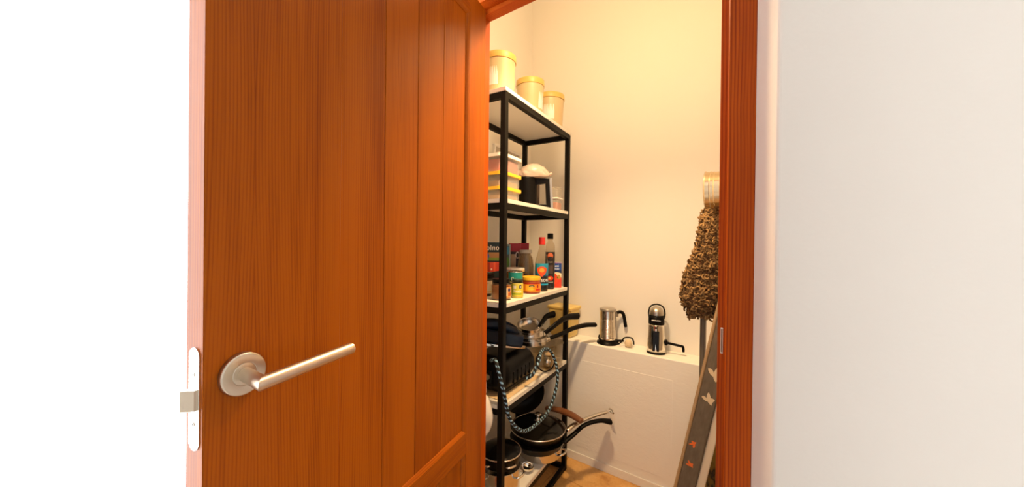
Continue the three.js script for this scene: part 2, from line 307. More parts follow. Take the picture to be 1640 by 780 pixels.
// ------------------------------------------------------------------ shelving unit: S(a, b) with a along its length into the pantry, b towards the left wall
const SY = -0.0961, SO = [-0.8592, 1.1032], ST = 0.0961;
const S = (a, b, y) => { const x = SO[0] + a * Math.sin(SY) - b * Math.cos(SY), n = SO[1] + a * Math.cos(SY) + b * Math.sin(SY); return [x, y, -n]; };
const L = { 1: 1.881, 2: 1.439, 3: 1.02, 4: 0.615, 5: 0.18 };
const LEN = 0.681, DEP = 0.296, PW = 0.024;
{
  const s = thing('shelving_unit', 'tall black steel shelving unit with five pale shelves', 'shelving', S(0, 0, 0), ST);
  const X = (b) => -b, Z = (a) => -a;
  for (const [a, b] of [[0, 0], [LEN - PW, 0], [0, DEP - PW], [LEN - PW, DEP - PW]]) mesh('post', rbox(X(b + PW), X(b), 0, 1.864, Z(a + PW), Z(a), 0.0022, 2), M.blackSteel, s);
  const rails = (y0, y1) => {
    for (const b of [0, DEP - PW]) mesh('rail', rbox(X(b + PW - 0.001), X(b + 0.001), y0, y1, Z(LEN - PW), Z(PW), 0.002, 1), M.blackSteel, s);
    for (const a of [0, LEN - PW]) mesh('rail', rbox(X(DEP - PW), X(PW), y0, y1, Z(a + PW - 0.001), Z(a + 0.001), 0.002, 1), M.blackSteel, s);
  };
  for (const k of [1, 2, 3, 4, 5]) {
    rails(L[k] - 0.042, L[k] - 0.016);
    const o = k === 1 ? 0 : 0.0005;
    if (k === 1) mesh('shelf_board', rbox(X(DEP), X(0), L[k] - 0.0165, L[k], Z(LEN), Z(0), 0.0015, 1), M.board, s);
    else { // notched round the posts
      const e = PW + 0.0008, sh = new THREE.Shape([[0, e], [e, e], [e, 0], [LEN - e, 0], [LEN - e, e], [LEN, e], [LEN, DEP - e], [LEN - e, DEP - e], [LEN - e, DEP], [e, DEP], [e, DEP - e], [0, DEP - e]].map(([a, b]) => new THREE.Vector2(-b, a)));
      const g = new THREE.ExtrudeGeometry(sh, { depth: 0.016, bevelEnabled: false }); g.rotateX(-Math.PI / 2).translate(0, L[k] - 0.016, 0);
      mesh('shelf_board', g, M.board, s);
    }
  }
  rails(0.004, 0.026);
}
// a thing that stands on the shelves, its local x towards the aisle (-b), its local z towards the doorway (-a)
const on = (name, label, cat, a, b, y, group, turn = 0) => thing(name, label, cat, S(a, b, y), ST + turn, group);

// top shelf: three yellow tubs
{
  const tub = (label, a, b, r, h, swirl) => {
    const t = on('food_tub', label, 'tub', a, b, L[1] + 0.0005, 'yellow tubs on the top shelf');
    mesh('tub_wall', lathe([[0, 0], [r * 0.82, 0], [r * 0.86, 0.004], [r * 0.955, h * 0.86], [r * 0.94, h * 0.86], [r * 0.845, 0.006], [0, 0.004]], 56), M.yellowTub, t);
    mesh('lid', lathe([[0, h * 0.985], [r * 0.9, h * 0.985], [r * 0.93, h], [r, h], [r * 1.0, h * 0.86], [r * 0.965, h * 0.85], [r * 0.965, h * 0.95], [0, h * 0.95]], 56), M.yellowRim, t);
    mesh('contents', lathe([[0, 0.006], [r * 0.82, 0.006], [r * 0.86, h * 0.4], [r * 0.5, h * 0.46], [0, h * 0.44]], 32), M.whiteCloth, t);
    const lab = new THREE.CylinderGeometry(r * 0.93, r * 0.885, h * 0.42, 24, 1, true, swirl, 1.1).translate(0, h * 0.44, 0);
    mesh('label', lab, M.whiteLid, t);
  };
  tub('yellow plastic tub nearest the door on the top shelf', 0.104, 0.1, 0.0733, 0.178, -0.6);
  tub('middle yellow plastic tub on the top shelf', 0.386, 0.1, 0.0708, 0.185, 1.2);
  tub('yellow plastic tub at the far end of the top shelf', 0.594, 0.09, 0.081, 0.183, -0.3);
}

// second shelf: food boxes, jug, bag
{
  const fb = (label, y, h, lidMat, food, foodMat) => {
    const t = on('food_container', label, 'container', 0.165, 0.155, y, 'food boxes stacked on the second shelf');
    const sh = (w, d, r) => { const s = new THREE.Shape(); const x = w / 2, z = d / 2; s.moveTo(-x + r, -z); s.lineTo(x - r, -z); s.absarc(x - r, -z + r, r, -Math.PI / 2, 0); s.lineTo(x, z - r); s.absarc(x - r, z - r, r, 0, Math.PI / 2); s.lineTo(-x + r, z); s.absarc(-x + r, z - r, r, Math.PI / 2, Math.PI); s.lineTo(-x, -z + r); s.absarc(-x + r, -z + r, r, Math.PI, Math.PI * 1.5); return s; };
    const ex = (w, d, r, y0, y1) => new THREE.ExtrudeGeometry(sh(w, d, r), { depth: y1 - y0, bevelEnabled: false, curveSegments: 6 }).rotateX(-Math.PI / 2).translate(0, y0, 0);
    mesh('box_body', ex(0.172, 0.162, 0.02, 0, h - 0.014), M.clearPlastic, t);
    mesh('lid', ex(0.19, 0.18, 0.026, h - 0.014, h - 0.001), lidMat, t);
    mesh('food', ex(0.158, 0.148, 0.016, 0.002, food), foodMat, t);
  };
  fb('clear food box with yellow lid, bottom of the stack of three', L[2] + 0.0005, 0.066, M.yellowLid, 0.03, M.brownFood);
  fb('clear food box with yellow lid, middle of the stack of three', L[2] + 0.0665, 0.064, M.yellowLid, 0.026, M.brownFood);
  fb('clear box of red food with white lid on top of the stack', L[2] + 0.1305, 0.078, M.whiteLid, 0.055, M.redFood);

  const tr = on('tray', 'pale grey tray standing upright behind the stacked food boxes', 'tray', 0.44, 0.268, L[2] + 0.0005);
  mesh('tray_base', rbox(-0.003, 0.003, 0, 0.325, -0.13, 0.13, 0.0028), std([0.5, 0.44, 0.36], 0.5), tr);
  mesh('tray_rim', merge([rbox(-0.004, 0.012, 0.315, 0.327, -0.132, 0.132, 0.003), rbox(-0.004, 0.012, 0, 0.315, -0.132, -0.12, 0.003), rbox(-0.004, 0.012, 0, 0.315, 0.12, 0.132, 0.003)]), M.whiteLid, tr);

  // black jug turned with its handle to the right of the view
  const j = thing('jug', 'black jug with a square handle and silver handle strip', 'jug', S(0.425, 0.135, L[2] + 0.0005), 0.64);
  mesh('jug_body', lathe([[0, 0], [0.051, 0], [0.053, 0.003], [0.0475, 0.15], [0.0465, 0.157], [0.044, 0.157], [0.044, 0.01], [0, 0.008]], 48), M.black, j);
  const hs = new THREE.Shape([[0.035, 0.004], [0.122, 0.004], [0.114, 0.153], [0.035, 0.155]].map((p) => new THREE.Vector2(...p)));
  hs.holes.push(new THREE.Path([[0.05, 0.02], [0.05, 0.125], [0.098, 0.132], [0.104, 0.02]].map((p) => new THREE.Vector2(...p))));
  mesh('handle', new THREE.ExtrudeGeometry(hs, { depth: 0.02, bevelEnabled: true, bevelSize: 0.002, bevelThickness: 0.002, bevelSegments: 2 }).translate(0, 0, -0.01), M.black, j);
  mesh('handle_strip', new THREE.ExtrudeGeometry(new THREE.Shape([[0.1175, 0.003], [0.134, 0.003], [0.126, 0.158], [0.1145, 0.158]].map((p) => new THREE.Vector2(...p))), { depth: 0.014, bevelEnabled: true, bevelSize: 0.001, bevelThickness: 0.001, bevelSegments: 1 }).translate(0.002, 0, -0.007), M.silver, j);

  const bx = on('carton', 'dark brown carton standing behind the black jug', 'carton', 0.6, 0.205, L[2] + 0.0005, undefined, 0.49);
  mesh('carton_body', rbox(-0.05, 0.05, 0, 0.15, -0.025, 0.025, 0.002), std([0.05, 0.028, 0.014], 0.6), bx);
  mesh('carton_flap', rbox(-0.048, 0.048, 0.15, 0.153, -0.023, 0.023, 0.001), std([0.09, 0.05, 0.025], 0.6), bx);

  // crumpled translucent bag lying on the jug
  const bg = new THREE.SphereGeometry(1, 40, 28), p = bg.attributes.position;
  for (let i = 0; i < p.count; i++) { const x = p.getX(i), y = p.getY(i), z = p.getZ(i), k = 1 + 0.35 * (fbm(x * 2.2 + 5, y * 2.2 + z * 1.7, 31) - 0.5); p.setXYZ(i, x * 0.078 * k, Math.max(-0.35, y) * 0.05 * k + 0.0175, z * 0.05 * k); }
  bg.computeVertexNormals();
  const pb = thing('plastic_bag', 'crumpled pinkish translucent bag lying on the black jug', 'bag', S(0.44, 0.11, L[2] + 0.1605), 0.64);
  mesh('bag_film', bg, std([0.78, 0.62, 0.52], 0.35, 0, { transmission: 0.35, thickness: 0 }), pb);
  mesh('bag_neck', tube([[0.062, 0.02, 0.0], [0.082, 0.012, 0.004], [0.097, 0.02, 0.006]], (t) => 0.016 - 0.004 * Math.abs(t - 0.4), 12, 10, 1, 0.5), std([0.78, 0.62, 0.52], 0.4, 0, { transmission: 0.3, thickness: 0 }), pb);

  const cc = on('food_container', 'clear tub of reddish food with white lid right of the jug', 'container', 0.61, 0.06, L[2] + 0.0005);
  mesh('box_body', rbox(-0.03, 0.03, 0, 0.062, -0.035, 0.035, 0.008), M.clearPlastic, cc);
  mesh('lid', rbox(-0.033, 0.033, 0.062, 0.07, -0.038, 0.038, 0.003), M.whiteLid, cc);
  mesh('food', rbox(-0.026, 0.026, 0.003, 0.045, -0.031, 0.031, 0.006), std([0.5, 0.16, 0.06], 0.7), cc);
  const c2 = on('food_container', 'empty clear tub on top of the tub of reddish food', 'container', 0.61, 0.06, L[2] + 0.071);
  mesh('box_body', rbox(-0.028, 0.028, 0, 0.05, -0.033, 0.033, 0.008), M.clearPlastic, c2);
  mesh('lid', rbox(-0.031, 0.031, 0.05, 0.057, -0.036, 0.036, 0.003), M.clearPlastic, c2);
}

// third shelf: groceries
const labelMat = (w, h, draw, rough = 0.45) => new THREE.MeshPhysicalMaterial({ map: canvasTex(w, h, draw), roughness: rough });
const FACE = 0.49;   // direction from the shelf to the doorway, round a thing's y axis
const wrapLabel = (r0, r1, y0, y1, arc = 3.4) => new THREE.CylinderGeometry(r1, r0, y1 - y0, 36, 1, true, FACE - arc / 2, arc).translate(0, (y0 + y1) / 2, 0);
const Y3 = L[3] + 0.0005;
{
  // jar of orange-brown paste
  let t = on('jar', 'glass jar of brown paste with black lid behind the front post', 'jar', 0.101, 0.076, Y3);
  mesh('glass', lathe([[0, 0], [0.039, 0], [0.0435, 0.004], [0.0435, 0.062], [0.036, 0.07], [0.036, 0.076], [0.034, 0.076], [0.034, 0.069], [0.041, 0.061], [0.041, 0.005], [0, 0.003]], 40), M.glass, t);
  mesh('contents', lathe([[0, 0.004], [0.04, 0.005], [0.0405, 0.06], [0.03, 0.067], [0, 0.067]], 32), std([0.42, 0.15, 0.035], 0.5), t);
  mesh('lid', lathe([[0, 0.072], [0.038, 0.072], [0.038, 0.086], [0.036, 0.088], [0, 0.088]], 36), M.black, t);
  mesh('label', wrapLabel(0.0438, 0.0438, 0.012, 0.056, 1.5).rotateY(0.85), labelMat(256, 128, (x, w, h) => { x.fillStyle = '#d99a52'; x.fillRect(0, 0, w, h); x.fillStyle = '#f0e2c8'; x.fillRect(20, 10, 90, 100); x.fillStyle = '#26306e'; x.beginPath(); x.ellipse(150, 38, 30, 24, 0, 0, 7); x.fill(); x.fillStyle = '#b5541d'; x.fillRect(130, 70, 90, 40); }), t);
  // pale-labelled jar by the door
  t = on('jar', 'dark jar with plain pale label beside the door edge', 'jar', 0.15, 0.192, Y3);
  mesh('glass', lathe([[0, 0], [0.033, 0], [0.035, 0.004], [0.035, 0.074], [0.03, 0.082], [0, 0.082]], 36), std([0.03, 0.024, 0.02], 0.15), t);
  mesh('lid', lathe([[0, 0.082], [0.033, 0.082], [0.033, 0.094], [0, 0.095]], 36), M.black, t);
  mesh('label', wrapLabel(0.0353, 0.0353, 0.013, 0.07, 2.2), labelMat(128, 128, (x, w, h) => { x.fillStyle = '#d8c8aa'; x.fillRect(0, 0, w, h); x.fillStyle = '#c9a56a'; x.fillRect(0, h - 22, w, 12); x.fillStyle = '#7c6a4c'; for (let k = 0; k < 4; k++) x.fillRect(24, 24 + k * 14, 70 - k * 9, 4); }), t);
  // yellow labelled jar
  t = on('jar', 'small jar with yellow and green label and dark green lid', 'jar', 0.183, 0.043, Y3);
  mesh('glass', lathe([[0, 0], [0.024, 0], [0.0262, 0.003], [0.0262, 0.06], [0.022, 0.068], [0, 0.068]], 36), std([0.62, 0.5, 0.1], 0.15), t);
  mesh('lid', lathe([[0, 0.066], [0.0245, 0.066], [0.0245, 0.079], [0.023, 0.081], [0, 0.081]], 36), std([0.02, 0.035, 0.02], 0.35), t);
  mesh('label', wrapLabel(0.0265, 0.0265, 0.009, 0.06, 3.6), labelMat(384, 192, (x, w, h) => { const g = x.createLinearGradient(0, 0, w, 0); g.addColorStop(0, '#8fae2c'); g.addColorStop(0.45, '#d9cf3a'); g.addColorStop(1, '#eec22e'); x.fillStyle = g; x.fillRect(0, 0, w, h); x.fillStyle = '#f4ecd2'; x.fillRect(110, 20, 60, 46); x.fillStyle = '#1f2348'; x.beginPath(); x.ellipse(250, 40, 26, 34, 0, 0, 7); x.fill(); x.fillStyle = '#fff'; x.beginPath(); x.ellipse(254, 40, 9, 18, 0, 0, 7); x.fill(); x.fillStyle = '#fff7e0'; x.font = 'bold 52px serif'; x.fillText('Danie', 120, 128); x.fillStyle = '#6f9a20'; x.fillRect(90, 148, 190, 18); }), t);
  // salsa jar, orange lid
  t = on('jar', 'squat orange salsa jar with yellow lid at the shelf front', 'jar', 0.352, 0.063, Y3);
  mesh('glass', lathe([[0, 0], [0.041, 0], [0.045, 0.004], [0.0455, 0.03], [0.0445, 0.056], [0.04, 0.065], [0, 0.065]], 44), std([0.3, 0.05, 0.012], 0.12), t);
  mesh('lid', lathe([[0, 0.062], [0.044, 0.062], [0.0452, 0.064], [0.0452, 0.077], [0.044, 0.0795], [0.03, 0.0795], [0, 0.079]], 44), std([0.85, 0.46, 0.02], 0.35), t);
  mesh('label', wrapLabel(0.0458, 0.0457, 0.01, 0.05, 3.9), labelMat(512, 128, (x, w, h) => { x.fillStyle = '#f08a14'; x.fillRect(0, 0, w, h); x.fillStyle = '#a51f10'; x.fillRect(0, 0, w, 16); x.fillStyle = '#f7b52a'; x.fillRect(170, 22, 110, 86); x.fillStyle = '#3a3326'; x.beginPath(); x.ellipse(262, 42, 40, 16, 0, 0, 7); x.fill(); x.fillStyle = '#f5d77a'; x.font = 'bold 17px sans-serif'; x.fillText('Salsa', 240, 48); x.fillStyle = '#8c1c14'; x.beginPath(); x.ellipse(350, 48, 16, 28, 0, 0, 7); x.fill(); x.fillStyle = '#c32a14'; x.fillRect(318, 84, 92, 30); x.fillStyle = '#fbd24a'; x.fillRect(210, 84, 90, 7); }), t);
  // teal can
  t = on('can', 'teal and white food can behind the small yellow jar', 'can', 0.262, 0.1, Y3);
  mesh('can_body', lathe([[0, 0], [0.032, 0], [0.0335, 0.003], [0.0335, 0.106], [0.032, 0.109], [0.03, 0.106], [0, 0.106]], 36), M.steel, t);
  mesh('label', wrapLabel(0.0338, 0.0338, 0.005, 0.104, 4), labelMat(384, 256, (x, w, h) => { x.fillStyle = '#1d8f86'; x.fillRect(0, 0, w, 90); x.fillStyle = '#1c2b22'; x.fillRect(0, 90, w, h); x.fillStyle = '#f1ead6'; x.font = 'bold 60px serif'; x.save(); x.translate(130, 96); x.rotate(0.08); x.fillText('Conno', 0, 0); x.restore(); x.fillStyle = '#d9c48a'; x.fillRect(0, 110, w, 12); x.fillStyle = '#8c2a18'; x.fillRect(120, 140, 140, 60); }), t);
  // jar with a pale lid
  t = on('jar', 'amber jar with wide pale lid behind the teal can', 'jar', 0.345, 0.152, Y3);
  mesh('glass', lathe([[0, 0], [0.04, 0], [0.043, 0.004], [0.043, 0.09], [0.038, 0.1], [0, 0.1]], 40), std([0.28, 0.12, 0.03], 0.2), t);
  mesh('lid', lathe([[0, 0.1], [0.048, 0.1], [0.048, 0.116], [0.046, 0.118], [0, 0.118]], 40), M.whiteLid, t);
  // storage jar
  t = on('storage_jar', 'glass storage jar with grey lid left of the bottles', 'jar', 0.45, 0.15, Y3);
  mesh('glass', lathe([[0, 0], [0.036, 0], [0.04, 0.005], [0.043, 0.12], [0.036, 0.165], [0.027, 0.18], [0.027, 0.19], [0.025, 0.19], [0.025, 0.178], [0.034, 0.163], [0.041, 0.12], [0.038, 0.006], [0, 0.004]], 40), M.smoke, t);
  mesh('lid', lathe([[0, 0.188], [0.032, 0.188], [0.033, 0.19], [0.033, 0.203], [0.03, 0.206], [0, 0.206]], 36), std([0.45, 0.41, 0.36], 0.4), t);
  mesh('contents', lathe([[0, 0.006], [0.0365, 0.008], [0.039, 0.085], [0, 0.09]], 28), std([0.07, 0.03, 0.014], 0.6), t);
  // soy sauce bottle
  t = on('sauce_bottle', 'clear sauce bottle with red cap and blue label', 'bottle', 0.442, 0.052, Y3);
  mesh('glass', lathe([[0, 0], [0.031, 0], [0.0332, 0.004], [0.0332, 0.138], [0.031, 0.158], [0.02, 0.196], [0.0135, 0.22], [0.0125, 0.246], [0, 0.246]], 44), M.glass, t);
  mesh('sauce', lathe([[0, 0.003], [0.03, 0.004], [0.0318, 0.01], [0.0318, 0.118], [0, 0.118]], 32), std([0.012, 0.007, 0.005], 0.2), t);
  mesh('cap', lathe([[0, 0.234], [0.0165, 0.234], [0.0168, 0.236], [0.0165, 0.27], [0.015, 0.272], [0, 0.272]], 32), std([0.6, 0.025, 0.015], 0.35), t);
  mesh('label', wrapLabel(0.0335, 0.0335, 0.012, 0.14, 3.6), labelMat(384, 420, (x, w, h) => {
    const g = x.createLinearGradient(0, 0, 0, h); g.addColorStop(0, '#1f97b4'); g.addColorStop(0.45, '#126a90'); g.addColorStop(0.52, '#0a1420'); g.addColorStop(1, '#060a10'); x.fillStyle = g; x.fillRect(0, 0, w, h);
    x.fillStyle = '#e8501c'; x.beginPath(); x.moveTo(110, 80); x.quadraticCurveTo(192, 20, 274, 80); x.quadraticCurveTo(280, 160, 192, 216); x.quadraticCurveTo(104, 160, 110, 80); x.fill(); x.fillStyle = '#f59a34'; x.beginPath(); x.ellipse(192, 110, 42, 36, 0, 0, 7); x.fill();
    x.fillStyle = '#f2f0ea'; x.font = 'bold 62px sans-serif'; x.fillText('SOYA', 176, 300); x.fillStyle = '#1fa3cf'; x.fillRect(150, 330, 200, 26);
  }), t);
  // dark tall bottle
  t = on('sauce_bottle', 'tall bottle with black cap and black label', 'bottle', 0.528, 0.046, Y3);
  mesh('glass', lathe([[0, 0], [0.0235, 0], [0.0248, 0.003], [0.0248, 0.222], [0.0225, 0.236], [0.0135, 0.252], [0.0128, 0.275], [0, 0.275]], 40), M.glass, t);
  mesh('oil', lathe([[0, 0.003], [0.022, 0.003], [0.0235, 0.01], [0.0235, 0.195], [0, 0.195]], 32), std([0.02, 0.012, 0.01], 0.2), t);
  mesh('cap', lathe([[0, 0.264], [0.0155, 0.264], [0.0158, 0.266], [0.0155, 0.291], [0.014, 0.293], [0, 0.293]], 32), M.black, t);
  mesh('label', wrapLabel(0.0251, 0.0251, 0.008, 0.196, 4), labelMat(256, 480, (x, w, h) => {
    x.fillStyle = '#120e10'; x.fillRect(0, 0, w, h); x.fillStyle = '#c8653a'; x.beginPath(); x.arc(128, 50, 40, 0, 7); x.fill(); x.fillStyle = '#1a0f0c'; x.beginPath(); x.moveTo(92, 60); x.lineTo(164, 60); x.lineTo(128, 110); x.fill();
    x.fillStyle = '#b9a58c'; x.font = 'bold 20px sans-serif'; x.fillText('teriyaki', 88, 140); x.fillStyle = '#4a3a34'; x.fillRect(92, 176, 78, 120); x.fillStyle = '#d33a18'; x.beginPath(); x.ellipse(128, 350, 48, 30, 0, 0, 7); x.fill(); x.fillStyle = '#f5b04a'; x.beginPath(); x.ellipse(118, 350, 20, 14, 0, 0, 7); x.fill(); x.fillStyle = '#d8d0c0'; x.fillRect(84, 400, 90, 6);
  }), t);
  // tomato carton
  t = on('carton', 'small blue and red tomato carton beside the far post', 'carton', 0.615, 0.047, Y3, undefined, 0.45);
  const tomato = labelMat(256, 512, (x, w, h) => {
    x.fillStyle = '#16408c'; x.fillRect(0, 0, w, 200); x.fillStyle = '#0d2658'; x.fillRect(0, 150, w, 50); x.fillStyle = '#eef0f2'; x.font = 'bold 58px sans-serif'; x.fillText('pomi', 46, 82); x.font = 'bold 44px sans-serif'; x.fillText('tomate', 42, 134);
    x.fillStyle = '#d93a14'; x.fillRect(0, 270, w, 242); x.fillStyle = '#ead9b2'; x.beginPath(); x.moveTo(0, 215); x.quadraticCurveTo(130, 170, w, 215); x.lineTo(w, 300); x.lineTo(0, 300); x.fill(); x.fillStyle = '#e2481a'; x.beginPath(); x.arc(60, 330, 110, 0, 7); x.fill(); x.fillStyle = '#b8862f'; x.beginPath(); x.arc(190, 290, 46, 0, 7); x.fill(); x.fillStyle = '#4f6b1e'; x.beginPath(); x.ellipse(150, 300, 26, 14, 0.6, 0, 7); x.fill();
  });
  mesh('carton_body', box(-0.026, 0.026, 0, 0.134, -0.018, 0.018), tomato, t);
  mesh('carton_top', rbox(-0.025, 0.025, 0.134, 0.138, -0.004, 0.004, 0.001), std([0.3, 0.36, 0.5], 0.4), t);
  // stack by the door: tins, red box, blue box
  for (const [k, lab] of [[0, 'lower of two dark tins under the red box'], [1, 'upper of two dark tins under the red box']]) {
    t = on('tin', lab, 'tin', 0.215, 0.235, Y3 + k * 0.0535, 'dark tins');
    mesh('tin_body', lathe([[0, 0], [0.036, 0], [0.0375, 0.002], [0.0375, 0.046], [0.036, 0.048], [0, 0.048]], 36), std([0.03, 0.025, 0.022], 0.35), t);
    mesh('lid', lathe([[0, 0.046], [0.0382, 0.046], [0.0382, 0.052], [0.037, 0.053], [0, 0.053]], 36), M.steel, t);
  }
  t = on('carton', 'flat red carton lying under the blue box near the door', 'carton', 0.225, 0.232, Y3 + 0.1075, undefined, 0);
  mesh('carton_body', box(-0.055, 0.055, 0, 0.042, -0.065, 0.065), labelMat(256, 96, (x, w, h) => { x.fillStyle = '#d5361a'; x.fillRect(0, 0, w, h); x.fillStyle = '#e9572a'; x.fillRect(60, 0, 30, h); x.fillRect(150, 0, 50, h); x.fillStyle = '#f2d8b8'; x.beginPath(); x.arc(26, 70, 12, 0, 7); x.fill(); }), t);
  mesh('carton_flap', box(-0.054, 0.054, 0.006, 0.036, 0.0652, 0.066), std([0.5, 0.05, 0.02], 0.5), t);
  t = on('carton', 'dark blue carton with white lettering on the red carton', 'carton', 0.236, 0.222, Y3 + 0.15, undefined, 0.49);
  mesh('carton_body', box(-0.045, 0.045, 0, 0.092, -0.02, 0.02), labelMat(256, 256, (x, w, h) => { x.fillStyle = '#12303a'; x.fillRect(0, 0, w, h); x.fillStyle = '#f2eee2'; x.font = 'bold 88px sans-serif'; x.fillText('Colno', 14, 100, 228); x.fillStyle = '#b88a56'; x.fillRect(96, 130, 150, 100); x.fillStyle = '#7da03a'; x.fillRect(96, 200, 150, 40); x.fillStyle = '#2f66b0'; x.beginPath(); x.arc(56, 180, 50, 0, 7); x.fill(); x.fillStyle = '#1e8fa0'; x.beginPath(); x.arc(62, 212, 36, 0, 7); x.fill(); }), t);
  mesh('carton_flap', box(-0.044, 0.044, 0.092, 0.094, -0.019, 0.019), std([0.05, 0.1, 0.12], 0.5), t);
  // green picture carton behind the post
  t = on('carton', 'tall green and blue carton behind the front post', 'carton', 0.37, 0.25, Y3, undefined, 0.49);
  mesh('carton_body', box(-0.047, 0.047, 0, 0.232, -0.018, 0.018), labelMat(256, 512, (x, w, h) => { x.fillStyle = '#4b5a58'; x.fillRect(0, 0, w, h); x.fillStyle = '#d9a860'; x.fillRect(90, 20, 90, 130); x.fillStyle = '#3d7f9c'; x.fillRect(150, 20, 90, 90); x.fillStyle = '#4e7a28'; x.beginPath(); x.arc(180, 200, 70, 0, 7); x.fill(); x.fillStyle = '#8fb43a'; x.beginPath(); x.arc(160, 230, 36, 0, 7); x.fill(); x.fillStyle = '#e8c98a'; x.beginPath(); x.ellipse(170, 330, 60, 40, 0, 0, 7); x.fill(); x.strokeStyle = '#b8c4c0'; x.lineWidth = 8; x.strokeRect(6, 6, w - 12, h - 12); }), t);
  mesh('carton_flap', box(-0.046, 0.046, 0.232, 0.2345, -0.017, 0.017), std([0.15, 0.2, 0.19], 0.5), t);
  // two red-topped cartons at the back
  const redBox = labelMat(256, 512, (x, w, h) => { x.fillStyle = '#2a1418'; x.fillRect(0, 0, w, h); x.fillStyle = '#a3182c'; x.fillRect(0, 0, w, 90); x.fillStyle = '#c9a27a'; x.fillRect(30, 120, 120, 220); x.fillStyle = '#e8c69c'; x.fillRect(140, 120, 14, 220); x.strokeStyle = '#e7d8d4'; x.lineWidth = 16; x.beginPath(); x.arc(190, 130, 34, 0, 7); x.stroke(); x.fillStyle = '#7a1f24'; x.fillRect(0, 380, w, 132); });
  t = on('carton', 'red topped carton in the back row next to the green carton', 'carton', 0.475, 0.232, Y3, undefined, 0.49);
  mesh('carton_body', box(-0.032, 0.032, 0, 0.236, -0.018, 0.018), redBox, t); mesh('carton_flap', box(-0.0315, 0.0315, 0.236, 0.2385, -0.0175, 0.0175), std([0.35, 0.02, 0.03], 0.5), t);
  t = on('carton', 'red topped carton in the back row beside the back post', 'carton', 0.566, 0.228, Y3, undefined, 0.49);
  mesh('carton_body', box(-0.03, 0.03, 0, 0.238, -0.018, 0.018), redBox, t); mesh('carton_flap', box(-0.0295, 0.0295, 0.238, 0.2405, -0.0175, 0.0175), std([0.5, 0.03, 0.04], 0.5), t);
}

